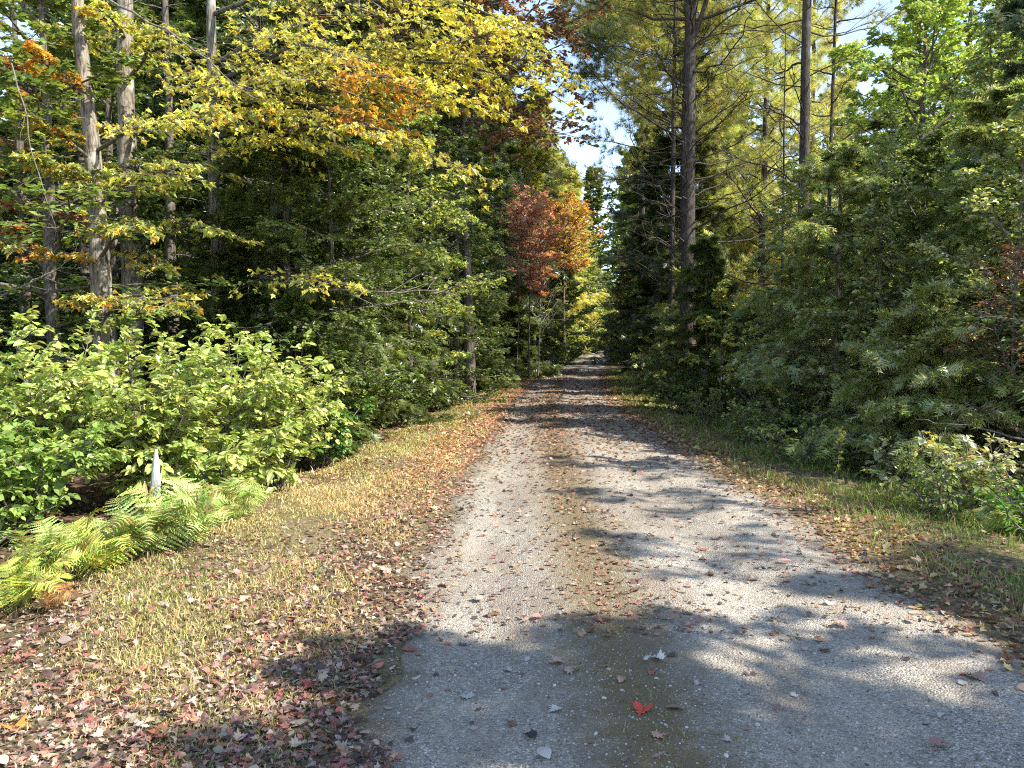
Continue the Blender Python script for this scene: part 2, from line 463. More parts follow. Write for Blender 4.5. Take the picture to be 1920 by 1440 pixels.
# ------------------------------------------------------------------ ground and road
def grid_sheet(name, us, ys, mat, dz, flat=False):
    U, Y = np.meshgrid(us, ys)
    X = road_x(U, Y)
    if flat:                                   # ragged road edge
        e = np.clip(np.abs(U) - 1.2, 0, 1) / .5
        X = X + np.sign(U) * e * (.09 * np.sin(Y * 1.7 + U) + .05 * np.sin(Y * 5.3 + 2 * U) + .03 * np.sin(Y * 13.1))
    Z = ground_h(X, Y) + dz(U, Y)
    v = np.stack([X, Y, Z], -1).reshape(-1, 3)
    n, k = U.shape
    idx = np.arange(n * k).reshape(n, k)
    q = np.stack([idx[:-1, :-1], idx[:-1, 1:], idx[1:, 1:], idx[1:, :-1]], -1).reshape(-1, 4)
    g = Geo(); g.add(v, [q]); o = g.build(name, mat, smooth=True)
    a = o.data.attributes.new("across", 'FLOAT', 'POINT'); a.data.foreach_set("value", U.ravel().astype(np.float32))
    return tag(o, kind='structure')
us = np.concatenate([-np.geomspace(400, 12, 18), np.arange(-11.8, 12, .16), np.geomspace(12, 400, 18)])
ys = np.concatenate([np.arange(-40, 0, 2), np.arange(0, 25, .2), np.arange(25, 60, .8), np.arange(60, 200, 4), np.geomspace(200, 900, 12)])
grid_sheet("ground", us, ys, M_SOIL, lambda U, Y: -.04 * (np.abs(U) < 1.3))
grid_sheet("gravel_road", np.linspace(-1.8, 1.74, 44), np.concatenate([np.arange(-12, 30, .1), np.arange(30, 70, .5), np.arange(70, 260, 3)]), M_GRAVEL,
           lambda U, Y: .003 - .05 * np.clip((np.abs(U + .04) - 1.62) / .16, 0, 1), True)

# ------------------------------------------------------------------ tree builders
G_DARK = [(.045, .085, .022), (.07, .12, .03), (.1, .16, .045)]
G_HEM = [(.07, .1, .028), (.12, .16, .04), (.18, .22, .06)]
G_MID = [(.11, .17, .04), (.16, .23, .05), (.21, .27, .065)]
G_BRIGHT = [(.32, .42, .09), (.4, .48, .12), (.24, .33, .07)]
Y_GREEN = [(.42, .44, .12), (.52, .5, .15), (.28, .34, .09)]
YELLOW = [(.66, .58, .08), (.72, .62, .1), (.58, .54, .09)]
GOLD = [(.5, .36, .04), (.38, .3, .05), (.28, .27, .06)]
ORANGE = [(.6, .24, .03), (.65, .32, .05), (.5, .17, .03)]
RED = [(.55, .19, .14), (.6, .27, .2), (.48, .17, .13)]
MAROON = [(.16, .06, .035), (.22, .1, .05), (.12, .07, .03)]

def trunk_path(rng, x, y, H, lean=(0, 0), M=14, wob=.012, top=None):
    s = np.linspace(0, 1, M)
    q = np.zeros((M, 3)); q[:, 2] = s * (H + .15) - .15
    q[:, 0] = lean[0] * s * H; q[:, 1] = lean[1] * s * H
    q += np.cumsum(rng.normal(0, wob * H / M * 2, (M, 3)), 0) * [1, 1, 0] * (s[:, None] > .01)
    return q
def trunk_radii(r, M, flare=.45, tip=.12):
    s = np.linspace(0, 1, M)
    return r * ((1 - s) ** .8 * (1 - tip) + tip) * (1 + flare * np.exp(-s * 14))

def tree_base(name, label, cat, group, x, y, rz=0):
    z = float(ground_h(x, y))
    e = empty(name, (x, y, z), rz)
    return tag(e, label, cat, group)

def add_trunk(root, path, r, mat, sides=12, flare=.45, tip=.12, rng=None):
    M = 30
    s = np.linspace(0, len(path) - 1, M); i = np.minimum(s.astype(int), len(path) - 2); f = (s - i)[:, None]
    q = path[i] * (1 - f) + path[i + 1] * f
    g = Geo(); tubes(g, q[None], trunk_radii(r, M, flare, tip)[None], sides, lump=.035, rng=rng)
    return g.build("trunk", mat, root, smooth=True)

def broadleaf(seed, name, label, cat, group, x, y, H, r, h0, reach, cols, wts=None, leaf=.09, tpl=OVAL, limbs=20, n1=8, n2=6, nl=8,
              elev=25, top_el=60, mat=M_BARK, lean=(0, 0), azr=None, tilt=.45, hang=.1, prof=None, twigs=True, leafmat=None, h1=.98, hueby=None, gap=.02):
    rng = np.random.default_rng(seed)
    root = tree_base(name, label, cat, group, x, y)
    tp = trunk_path(rng, x, y, H, lean)
    add_trunk(root, tp, r, mat, rng=rng)
    prof = prof or (lambda t: reach * (1 - .75 * t ** 1.6) * (.7 + .3 * min(1, t * 5)))
    lp, L = limb_set(rng, tp, limbs, h0, h1, prof, elev, droop=.12, azr=azr, top_el=top_el)
    b1 = spawn(rng, lp, n1, .2, 1, 48, .5, .55, M=5)
    b2 = spawn(rng, b1, n2, .15, 1, 50, .5, .5, M=3)
    g = Geo()
    lr = np.clip(r * .32 * (L / L.max()) + .006, .008, .2)
    tubes(g, lp, taper(lp, lr, .25), 6)
    tubes(g, b1, taper(b1, np.repeat(lr * .35, n1), .3), 4)
    if twigs: tubes(g, b2, taper(b2, np.full(len(b2), .0035), .5), 3)
    g.build("branchwork", mat, root, smooth=True)
    g = Geo()
    hb = (lambda p: hueby(p, rng)) if hueby else None
    leaves_on(rng, g, np.concatenate([b2]), nl, tpl, leaf, cols, wts, tilt, t0=.1, hang=hang, gap=gap, hueby=hb)
    g.build("crown", leafmat or M_LEAF, root)
    return root

def conifer(seed, name, label, cat, group, x, y, H, r, h0, reach, cols, wts=None, limbs=70, n1=12, n2=7, spray=.17, elev=5, top_el=35,
            droop=.22, mat=M_BARK, tpl=SPRAY, nl=2, lean=(0, 0), azr=None, prof=None, tilt=.55, h1=.985, pw=.85):
    rng = np.random.default_rng(seed)
    root = tree_base(name, label, cat, group, x, y)
    tp = trunk_path(rng, x, y, H, lean, wob=.005)
    add_trunk(root, tp, r, mat, rng=rng)
    prof = prof or (lambda t: reach * ((1 - t) ** pw * .93 + .07))
    lp, L = limb_set(rng, tp, limbs, h0, h1, lambda t: prof(t) * rng.choice([.55, .8, 1, 1.15, 1.35]), elev, droop=droop, azr=azr, top_el=top_el)
    b1 = spawn(rng, lp, n1, .2, 1, 52, .4, .55, M=4, flat=.3, droop=.15)
    b2 = spawn(rng, b1, n2, .1, 1, 48, .45, .5, M=2, flat=.35, droop=.2)
    g = Geo()
    lr = np.clip(r * .22 * (L / L.max()) + .005, .006, .12)
    tubes(g, lp, taper(lp, lr, .25), 5)
    tubes(g, b1, taper(b1, np.repeat(lr * .3, n1), .3), 3)
    g.build("branchwork", mat, root, smooth=True)
    g = Geo()
    leaves_on(rng, g, b2, nl, tpl, spray, cols, wts, tilt, spread=45, t0=.0, hang=.15, gap=.01)
    leaves_on(rng, g, b1, 3, tpl, spray * 1.1, cols, wts, tilt, spread=40, t0=.5, hang=.12)
    g.build("crown", M_NEEDLE, root)
    return root

def bough(rng, root, p0, p1, cols, wts, leaf, tpl=MAPLE, r=.036, n1=12, n2=7, nl=5, sag=.06, lenfac=.42, mat=M_BARK, label=None, t0=.2, tilt=.4, hueby=None, flat=.12, hang=.12, nested=True):
    """one separate branch of a tree: wood, with its leaves as a sub-part"""
    o = np.array(root.location)
    q = path_to(rng, np.asarray(p0) - o, np.asarray(p1) - o, sag)
    lp = q[None]
    b1 = spawn(rng, lp, n1, t0, 1, 50, lenfac, .55, M=4, flat=flat, droop=.1)
    b2 = spawn(rng, b1, n2, .1, 1, 50, .5, .5, M=3, flat=flat * 1.5, droop=.1)
    g = Geo()
    tubes(g, lp, taper(lp, r, .22), 7)
    tubes(g, b1, taper(b1, r * .3, .3), 4)
    tubes(g, b2, taper(b2, np.full(len(b2), .003), .5), 3)
    b = g.build("branch", mat, root, smooth=True, label=label)
    g = Geo()
    hb = (lambda p: hueby(p + o, rng)) if hueby else None
    leaves_on(rng, g, b2, nl, tpl, leaf, cols, wts, tilt, t0=.1, hang=hang, gap=.015, hueby=hb)
    g.build("foliage", M_LEAF, b)
    return b

# ================================================================== THE SUNNY SIDE (west verge)
rng = np.random.default_rng(11)
GR_MAPLE = "maples with turning leaves on the sunny side"

def hue_maple(p, rng):
    """leaf colour of the turning maples: orange and gold patches among yellow green"""
    n = (np.sin(p[:, 0] * 1.9 + .4) + np.sin(p[:, 2] * 2.7 + 1.1) + np.sin(p[:, 1] * 1.3 + p[:, 0])) / 3 + rng.normal(0, .28, len(p))
    c = palette(rng, len(p), Y_GREEN + YELLOW[:1] + [(.42, .4, .09)])
    o = palette(rng, len(p), ORANGE[:2] + GOLD[:1] + [(.5, .3, .06)])
    return np.where((n > .55)[:, None], o, c)

# maple A: slanting trunk by the bush
mA = tree_base("maple_tree", "mottled trunk leaning slightly behind the bright green bush, with orange-tipped flat sprays", "tree", GR_MAPLE, -5.35, 10.5)
tp = trunk_path(rng, 0, 0, 8.5, (-.05, .02))
add_trunk(mA, tp, .17, M_BARKL, rng=rng)
def on_trunk(root, tp, z):
    o = np.array(root.location)
    k = np.interp(z - o[2], tp[:, 2], np.arange(len(tp))); i = min(int(k), len(tp) - 2)
    return o + tp[i] * (1 - k + i) + tp[i + 1] * (k - i)
for (px, py, Y, z0, n, leaf) in [(75, 300, 9.4, 3.5, 12, .085), (345, 318, 9.2, 3.35, 13, .085), (20, 465, 9.0, 2.6, 7, .08), (330, 565, 9.0, 1.9, 11, .08),
                             (60, 225, 9.6, 4.0, 12, .085), (420, 215, 9.4, 4.1, 13, .085), (260, 430, 8.9, 2.7, 9, .08), (150, 560, 9.2, 2.0, 6, .08), (70, 95, 9.8, 4.8, 9, .09)]:
    bough(rng, mA, on_trunk(mA, tp, z0), at(px, py, Y), Y_GREEN, None, leaf * .8, n1=n, n2=6, nl=5, sag=.05, r=.028, flat=.05, hueby=hue_maple, lenfac=.32)

# maple B: brighter trunk behind
mB = tree_base("maple_tree", "pale sunlit trunk standing straight between the dark gap and the mottled leaning trunk", "tree", GR_MAPLE, -6.05, 12.5)
tp = trunk_path(rng, 0, 0, 9.5, (.005, 0))
add_trunk(mB, tp, .17, M_BARKL, rng=rng, tip=.5)
for (px, py, Y, z0, n, leaf) in [(330, 75, 11, 5.6, 12, .09), (90, 60, 11.5, 5.9, 12, .09), (520, 220, 10.5, 4.8, 16, .09), (430, 440, 10.8, 3.2, 11, .085),
                             (60, 190, 11.5, 4.7, 12, .085), (300, 500, 11, 2.9, 9, .08), (200, 30, 10.5, 6.3, 14, .09), (420, 330, 11, 4.2, 8, .085)]:
    bough(rng, mB, on_trunk(mB, tp, z0), at(px, py, Y), Y_GREEN, None, leaf * .8, n1=n, n2=6, nl=5, sag=.05, r=.036, flat=.05, hueby=hue_maple, lenfac=.28)

# maple C: the one whose long boughs sweep over the verge, orange and golden clusters
def hue_sweep(p, rng):
    q = p.copy()
    px = 960 + q[:, 0] / q[:, 1] * F; py = 640 - (q[:, 2] - 1.6) / q[:, 1] * F
    c = palette(rng, len(p), Y_GREEN[:2] + YELLOW[:2])
    yel = palette(rng, len(p), YELLOW + [(.5, .48, .05)])
    org = palette(rng, len(p), [(.62, .36, .05), (.6, .28, .04), (.6, .44, .06)])
    d_o = ((q[:, 0] + 1.75) / .62) ** 2 + ((q[:, 2] - 4.72) / .5) ** 2 + rng.normal(0, .25, len(p))
    d_y = ((q[:, 0] + .75) / .95) ** 2 + ((q[:, 2] - 5.15) / .6) ** 2 + rng.normal(0, .25, len(p))
    c = np.where((d_y < 1.25)[:, None], yel, c)
    return np.where((d_o < 1)[:, None], org, c)
mC = tree_base("maple_tree", "slim grey trunk whose long yellow and orange boughs sweep out towards the lane", "tree", GR_MAPLE, -5.1, 13.6)
tp = trunk_path(rng, 0, 0, 10, (.01, -.02))
add_trunk(mC, tp, .12, M_BARKL, rng=rng, tip=.4)
for (px, py, Y, z0, n, nl, lf) in [(860, 315, 10.2, 5.0, 17, 6, .4), (735, 255, 9.8, 5.0, 15, 6, .42), (620, 170, 9.8, 5.1, 14, 5, .4), (790, 165, 10, 5.3, 16, 7, .42),
                                   (1010, 125, 11.5, 5.8, 18, 9, .46), (930, 90, 11, 5.9, 16, 9, .5), (960, 60, 11.3, 6.2, 14, 8, .45), (880, 200, 10.8, 5.3, 16, 7, .4), (980, 165, 11.2, 5.5, 15, 7, .36), (700, 120, 10.2, 5.4, 13, 6, .42),
                                   (650, 535, 10.5, 2.6, 12, 4, .3), (560, 270, 11, 4.4, 12, 5, .42), (480, 180, 10.5, 5.2, 12, 5, .42), (840, 20, 11.5, 7, 12, 6, .36)]:
    bough(rng, mC, on_trunk(mC, tp, z0), at(px, py, Y), Y_GREEN, None, .072, n1=n, n2=7, nl=nl, sag=.07, r=.04, flat=.05, hueby=hue_sweep, lenfac=lf * .78)

# thin trunks in the shade behind
for (px, Y, H, r, l) in [(545, 15.5, 9, .05, "thin dark pole trunk behind the yellow low spray"), (60, 13, 8, .12, "dark shaded trunk at the edge of the black gap"),
                         (330, 16, 12, .13, "brown shaded trunk set back between the pale trunk and the slim grey one"), (470, 17, 11, .08, "grey bare trunk deep behind the bright bush"),
                         (700, 19, 11, .1, "grey leafless trunk seen through the dark hemlocks")]:
    p = at(px, 640, Y)
    t = tree_base("bare_trunk_tree", l, "tree", "thin shaded trunks behind the sunny verge", p[0], Y)
    tp = trunk_path(rng, 0, 0, H, (rng.uniform(-.03, .03), 0))
    add_trunk(t, tp, r, M_BARK, rng=rng, sides=8)
    lp, L = limb_set(rng, tp, 26, .12, .95, lambda q: 1.4 * (1 - q * .5), 8, droop=.05)
    b1 = spawn(rng, lp, 6, .2, 1, 50, .4, .5, M=4)
    g = Geo(); tubes(g, lp, taper(lp, .014, .25), 5); tubes(g, b1, taper(b1, .005, .4), 3)
    g.build("branchwork", M_TWIG, t, smooth=True)

GR_U = "dark understory trees behind the sunny verge"
conifer(21, "hemlock_tree", "dark green layered hemlock just past the slim grey trunk", "tree", GR_U, -3.7, 13.0, 7.2, .09, .08, 1.8, G_HEM, limbs=70)
conifer(22, "hemlock_tree", "dark hemlock filling the gap below the orange leaves", "tree", GR_U, -3.1, 16.0, 8.2, .1, .06, 2.0, G_HEM, limbs=76)
broadleaf(23, "beech_tree", "green beech with pale glossy leaves between two dark hemlocks", "tree", GR_U, -2.95, 14.4, 5.6, .06, .15, 1.7, G_MID + G_DARK, leaf=.075, limbs=40, elev=5, top_el=50)
broadleaf(24, "beech_tree", "tall layered beech with yellowish outer leaves leaning to the lane", "tree", GR_U, -2.1, 20.5, 10.5, .12, .05, 2.2, G_MID + G_DARK + Y_GREEN[2:], leaf=.08, limbs=54, elev=4, top_el=50)
broadleaf(25, "birch_tree", "yellow green small tree at the bend of the grassy verge", "tree", GR_U, -1.7, 24.0, 8.5, .08, .1, 2.0, G_MID + Y_GREEN[:1], leaf=.085, limbs=30, elev=10, top_el=55)
conifer(26, "hemlock_tree", "shadowy hemlock standing closest to the grey stemmed red maple", "tree", GR_U, -1.7, 29.0, 12, .13, .04, 2.2, G_HEM, limbs=80)
broadleaf(27, "oak_tree", "tall red-brown oak crown at the edge of the sky gap", "tree", GR_U, -1.2, 22.0, 14.5, .15, .48, 4.3, MAROON + [(.28, .2, .06), (.34, .2, .12)], leaf=.12, limbs=64, nl=10, elev=20, top_el=60)
broadleaf(28, "ash_tree", "green crowned tree above the yellow sweeping boughs", "tree", GR_U, -5.0, 17.0, 12, .15, .35, 3.2, G_DARK + G_MID[:1], leaf=.09, limbs=34, elev=15, top_el=60)
broadleaf(29, "beech_tree", "shrubby beech low in the shade by the far verge", "tree", GR_U, -2.4, 18.0, 3.2, .035, .1, 1.3, G_DARK + G_MID, leaf=.07, limbs=22, elev=15)
broadleaf(30, "beech_tree", "low sapling with pale leaves behind the bush's narrow end", "tree", GR_U, -3.3, 12.0, 2.4, .025, .1, 1.1, G_MID, leaf=.08, limbs=16, elev=20)
conifer(31, "hemlock_tree", "small hemlock tucked under the low yellow spray", "tree", GR_U, -4.4, 12.6, 3.2, .04, .04, 1.3, G_HEM, limbs=40)
conifer(32, "hemlock_tree", "bushy young hemlock at the foot of the bend", "tree", GR_U, -1.55, 26.0, 4.2, .05, .03, 1.5, G_HEM, limbs=44)
broadleaf(33, "maple_tree", "dull green maple behind the two pale trunks", "tree", GR_U, -8.6, 16.0, 10, .13, .35, 2.6, G_DARK + G_MID[:1], leaf=.09, tpl=MAPLE, limbs=18, elev=10)
broadleaf(34, "maple_tree", "reddish leaved maple against the open sky corner", "tree", GR_U, -8.4, 12.0, 7.0, .1, .45, 2.0, [(.4, .12, .08), (.45, .25, .08), (.2, .17, .06)], leaf=.09, tpl=MAPLE, limbs=18, n1=6, elev=10)

# ------------------------------------------------------------------ far end of the lane
broadleaf(35, "beech_tree", "pale green beech with level sprays over the dark hemlock", "tree", GR_U, -3.0, 13.2, 6.2, .06, .2, 1.9, G_MID + Y_GREEN[2:] + [(.24, .3, .12)], leaf=.068, limbs=34, elev=3, top_el=45)
broadleaf(36, "maple_tree", "green maple with a few gold sprays near the grassy bend", "tree", GR_U, -2.2, 17.2, 7.2, .07, .2, 1.9, G_MID + Y_GREEN, leaf=.075, tpl=MAPLE, limbs=34, elev=3, top_el=50)
broadleaf(37, "beech_tree", "small leaved beech low behind the far sunny verge", "tree", GR_U, -1.5, 27.5, 6.0, .06, .05, 2.0, G_MID + Y_GREEN[2:], leaf=.09, limbs=36, elev=6, top_el=50)
GR_F = "trees round the far bend of the lane"
broadleaf(41, "red_maple_tree", "small pinkish red maple with thin grey bare stems", "tree", GR_F, .75, 34.0, 7.3, .04, .5, 1.9, [(.68, .27, .2), (.72, .36, .27), (.6, .24, .18), (.62, .42, .32)], leaf=.085, tpl=MAPLE, mat=M_TWIG, limbs=44, n1=8, nl=5, elev=10, top_el=70, h1=.93, hueby=lambda p, rg: np.where((p[:, 0] + rg.normal(0, .4, len(p)) > .55)[:, None], palette(rg, len(p), [(.7, .38, .18), (.66, .3, .16)]), palette(rg, len(p), [(.72, .36, .26), (.74, .44, .33), (.66, .32, .24), (.55, .42, .33)])), prof=lambda t: (.7 + 1.5 * min(1, t * 2)) * (1 if t < .75 else .75))
for x, y, H, l in [(.2, 33.2, 8.8, "bare grey stem standing just in front of the pinkish red crown"), (1.15, 35.0, 7.0, "thin bare grey stem between the pink and the orange crowns")]:
    t = tree_base("bare_trunk_tree", l, "tree", GR_F, x, y)
    tp = trunk_path(rng, 0, 0, H, (.02, 0)); add_trunk(t, tp, .03, M_TWIG, rng=rng, sides=7)
    lp, L = limb_set(rng, tp, 34, .3, .97, lambda q: 1.5 * (1 - q * .6), 50, droop=-.05)
    b1 = spawn(rng, lp, 6, .2, 1, 40, .45, .5, M=4, droop=-.1)
    g = Geo(); tubes(g, lp, taper(lp, .02, .35), 4); tubes(g, b1, taper(b1, .011, .5), 3); g.build("branchwork", M_TWIG, t, smooth=True)
broadleaf(42, "maple_tree", "orange-topped maple beside the pink one", "tree", GR_F, 3.4, 52.0, 10.6, .12, .55, 2.3, [(.68, .33, .1), (.7, .42, .13), (.68, .3, .16)] + YELLOW[:1], leaf=.12, tpl=RHOMB, limbs=40, nl=8, elev=25, h1=.93, prof=lambda t: 2.6 * (.6 + .4 * math.sin(math.pi * min(1, t))) )
broadleaf(43, "birch_tree", "yellow green tree bending over the far lane below the orange crown", "tree", GR_F, 3.6, 56.0, 8.0, .1, .02, 2.6, Y_GREEN + G_BRIGHT, leaf=.17, tpl=RHOMB, limbs=34, nl=9, elev=12)
conifer(44, "larch_tree", "tall pale golden green larch against the sky gap", "tree", GR_F, 2.0, 60.0, 20.5, .22, .12, 4.4, [(.42, .44, .12), (.5, .48, .14), (.3, .36, .1)], limbs=110, spray=.42, droop=.02, elev=20, top_el=55, pw=.7)
conifer(45, "larch_tree", "lower yellowish larch between the tall larch and the sky", "tree", GR_F, 5.2, 85.0, 20, .2, .1, 4.0, [(.46, .44, .12), (.52, .48, .14)], limbs=90, spray=.5, droop=.02, elev=20, top_el=50)
broadleaf(46, "aspen_tree", "narrow bright yellow aspen beside the larch", "tree", GR_F, .9, 48.0, 15.5, .13, .45, 1.5, YELLOW + Y_GREEN[:1], leaf=.13, tpl=RHOMB, limbs=30, nl=8, elev=45)
broadleaf(47, "roadside_shrub", "light green shrub where the lane vanishes", "shrub", GR_F, 4.7, 66.0, 3.6, .05, .03, 2.2, G_BRIGHT + Y_GREEN, leaf=.17, tpl=RHOMB, limbs=26, elev=30)
broadleaf(48, "roadside_shrub", "yellowish shrub low beside the far gravel", "shrub", GR_F, 2.4, 46.0, 2.2, .04, .03, 1.5, Y_GREEN + G_MID, leaf=.12, tpl=RHOMB, limbs=24, elev=30)
conifer(49, "hemlock_tree", "short dark hemlock by the foot of the red maple", "tree", GR_F, .1, 36.0, 3.6, .05, .03, 1.6, G_HEM, limbs=44, spray=.24)
conifer(50, "spruce_tree", "dark pointed spruce closing the lane's shady side at the sky gap", "tree", GR_F, 9.3, 55.0, 20.5, .2, .04, 3.0, G_HEM, limbs=120, spray=.34, elev=8)
conifer(51, "spruce_tree", "dark bushy spruce in front of the pointed one", "tree", GR_F, 6.9, 38.0, 12.5, .16, .03, 2.3, G_HEM + G_DARK[:1], limbs=100, spray=.28)
conifer(52, "spruce_tree", "middling dark spruce behind the thick pine trunk", "tree", GR_F, 6.6, 30.0, 13.5, .15, .06, 2.3, G_HEM + [(.08, .12, .03)], limbs=100, spray=.24)
broadleaf(53, "maple_tree", "low brownish orange tree shading the lane's far bend", "tree", GR_F, 8.3, 58.0, 7, .1, .05, 2.0, [(.3, .2, .05), (.2, .2, .05)], leaf=.15, tpl=RHOMB, limbs=26)

conifer(54, "larch_tree", "hazy yellow green larch beyond the bend", "tree", GR_F, 8.0, 104.0, 24, .22, .05, 4.2, [(.4, .4, .12), (.5, .46, .14)], limbs=90, spray=.6, droop=.02, elev=20, top_el=50)
broadleaf(60, "maple_tree", "wide dull green maple leaning over the far lane", "tree", GR_F, 14.3, 100.0, 25, .25, .04, 5.6, G_HEM + G_MID + Y_GREEN[2:], leaf=.3, tpl=RHOMB, limbs=60, nl=9)
broadleaf(38, "maple_tree", "tall hazy green maple straight behind the vanishing gravel", "tree", GR_F, 15.0, 150.0, 34, .3, .1, 6.5, G_HEM + G_MID + Y_GREEN[2:], leaf=.42, tpl=RHOMB, limbs=70, nl=9)
broadleaf(55, "maple_tree", "green gold maple closing the end of the lane", "tree", GR_F, 22.5, 215.0, 30, .3, .03, 7.5, Y_GREEN + G_MID, leaf=.5, tpl=RHOMB, limbs=40, nl=8)
broadleaf(56, "maple_tree", "yellowing maple just where the gravel disappears", "tree", GR_F, 13.0, 135.0, 20, .2, .03, 4.5, Y_GREEN + G_MID[1:] + YELLOW[:1], leaf=.32, tpl=RHOMB, limbs=40, nl=8)
broadleaf(57, "birch_tree", "pale yellow green birch over the farthest gravel", "tree", GR_F, 8.3, 92.0, 12, .12, .02, 3.2, Y_GREEN + G_BRIGHT, leaf=.22, tpl=RHOMB, limbs=36, nl=8)
conifer(58, "spruce_tree", "far dark spruce on the shady side of the bend", "tree", GR_F, 15.5, 110.0, 24, .2, .03, 4.0, G_HEM, limbs=100, spray=.5)
conifer(59, "spruce_tree", "dark spruce masking the lane's farthest curve", "tree", GR_F, 12.2, 76.0, 20, .2, .03, 3.4, G_HEM + G_MID[:1], limbs=100, spray=.42)

# ================================================================== THE SHADY SIDE (pines and hemlocks)
def pine(seed, label, x, y, H, r, clear, reach, cols, dead, limbs, tuft=.16, group="tall pines on the shady side", deadr=(.014, .032), deadlen=(1.6, 3.6), fork=False, sparse=1.0):
    rg = np.random.default_rng(seed)
    root = tree_base("pine_tree", label, "tree", group, x, y)
    tp = trunk_path(rg, 0, 0, H, (rg.uniform(-.01, .01), 0), wob=.004)
    add_trunk(root, tp, r, M_PINE, rng=rg, sides=14, tip=.25, flare=.2)
    if dead:
        lp, L = limb_set(rg, tp, dead, .16, clear + .12, lambda q: rg.uniform(*deadlen), 14, droop=-.12, M=9)
        for k in range(dead):
            q = lp[k:k + 1]
            b1 = spawn(rg, q, 7, .25, 1, 42, .4, .5, M=4, flat=.6, droop=-.05)
            rr = rg.uniform(*deadr)
            g = Geo(); tubes(g, q, taper(q, rr, .3), 6); tubes(g, b1, taper(b1, rr * .42, .4), 3)
            g.build("dead_branch", M_PINE, root, smooth=True)
    if fork:
        q = path_to(rg, [0, 0, tp[:, 2][0] + 9.6], [1.6, -.3, 13.2], .02)[None]
        g = Geo(); tubes(g, q, taper(q, .07, .5), 8); g.build("forked_limb", M_PINE, root, smooth=True, label="thick dark limb forking upward from the pine trunk")
    if limbs:
        lp, L = limb_set(rg, tp, limbs, clear, .985, lambda q: reach * (1 - .7 * q), 12, droop=-.04, top_el=45)
        b1 = spawn(rg, lp, 12, .3, 1, 45, .42, .5, M=4, flat=.35, droop=-.08)
        b2 = spawn(rg, b1, 6, .2, 1, 45, .4, .4, M=3, flat=.5, droop=-.1)
        g = Geo(); tubes(g, lp, taper(lp, r * .22, .25), 6); tubes(g, b1, taper(b1, r * .06, .4), 3)
        g.build("branchwork", M_PINE, root, smooth=True)
        g = Geo(); leaves_on(rg, g, b2, max(1, int(4 * sparse)), TUFT, tuft, cols, None, .6, 50, .3, .02)
        g.build("crown", M_NEEDLE, root)
    return root
PG = [(.38, .4, .12), (.48, .45, .15), (.28, .33, .09), (.5, .43, .14)]
pine(61, "thickest dark pine trunk with a pale sunlit edge and many bare side branches", 4.65, 21.0, 20, .215, .5, 3.2, PG, 60, 34, fork=True)
pine(62, "second pine trunk with a bright lit flank standing clear among golden twigs", 7.0, 19.0, 18, .15, .56, 2.8, PG, 34, 30)
pine(63, "slender dark pine close beside the thickest trunk", 5.0, 25.0, 18, .1, .55, 2.2, PG, 22, 26)
pine(64, "thin pine stem with short snags next to the bright flanked trunk", 8.7, 22.0, 16, .065, .62, 1.8, PG, 26, 20, deadlen=(.6, 1.6))
pine(65, "very thin leafless stem between the two largest pine trunks", 8.2, 24.0, 11, .045, .8, 1.0, PG, 22, 0, deadlen=(.6, 1.4))
pine(66, "golden green pine crown glowing behind the trunks", 9.4, 30.0, 17, .15, .12, 3.8, [(.54, .52, .17), (.46, .48, .16), (.36, .42, .12)], 0, 60, tuft=.24, sparse=1.0)
pine(67, "yellow tinted pine crown farther back between the stems", 13.5, 36.0, 19, .15, .12, 4.0, [(.54, .52, .18), (.46, .46, .15)], 0, 60, tuft=.28, sparse=1.0)
pine(68, "brownish gold young pine beside the golden crown", 9.6, 38.0, 14, .13, .25, 2.8, PG, 0, 60, tuft=.24)

pine(69, "pine whose olive gold boughs reach over the lane's far end", 5.7, 26.5, 18, .16, .4, 3.9, PG + [(.2, .25, .05)], 14, 60, tuft=.24)
pine(70, "dark crowned pine reaching a sparse bough into the sky gap", 7.2, 44.0, 24, .2, .64, 5.6, [(.1, .14, .05), (.16, .18, .05)], 10, 90, tuft=.34, sparse=1.3)
G_HR = [(.22, .27, .07), (.31, .37, .1), (.4, .45, .16), (.5, .52, .28)]
GR_H = "hemlocks and shrubs along the shady side"
conifer(71, "hemlock_tree", "broad dark hemlock sweeping low over the shady verge", "tree", GR_H, 5.6, 13.6, 5.0, .08, .05, 2.3, G_HR + G_MID[:1], limbs=46, nl=2, prof=lambda t: 2.4 * (1 - t) ** .6 + .1)
conifer(72, "hemlock_tree", "hemlock with pale drooping twigs next to the reddish bare shrub", "tree", GR_H, 7.0, 11.4, 5.2, .09, .1, 2.1, G_HR + [(.1, .15, .04)], limbs=48)
conifer(73, "hemlock_tree", "dark blue green hemlock tallest at the shady edge of the view", "tree", GR_H, 9.0, 13.2, 9.5, .13, .35, 2.0, [(.06, .11, .055), (.1, .15, .08), (.16, .2, .12)], limbs=50)
broadleaf(74, "maple_tree", "bright green maple lit through above the dark hemlocks", "tree", GR_H, 8.2, 16.0, 8.6, .11, .3, 2.9, G_BRIGHT + Y_GREEN[2:], leaf=.085, tpl=MAPLE, limbs=40, elev=15, top_el=60)
conifer(75, "hemlock_tree", "short hemlock in deep shade at the foot of the thick pine", "tree", GR_H, 4.55, 18.4, 4.2, .05, .03, 1.45, G_HEM, limbs=56)
conifer(76, "hemlock_tree", "spreading hemlock between the pines and the lit maple", "tree", GR_H, 7.3, 16.0, 4.8, .08, .06, 2.1, G_HR + G_MID[:1], limbs=44)
broadleaf(77, "beech_tree", "loose leafy beech with grey twigs crossing the view's edge", "tree", GR_H, 6.6, 8.9, 5.4, .05, .15, 1.7, G_DARK + G_MID[:2] + [(.25, .3, .1)], leaf=.07, limbs=20, n1=7, n2=5, nl=5, elev=15, mat=M_TWIG)
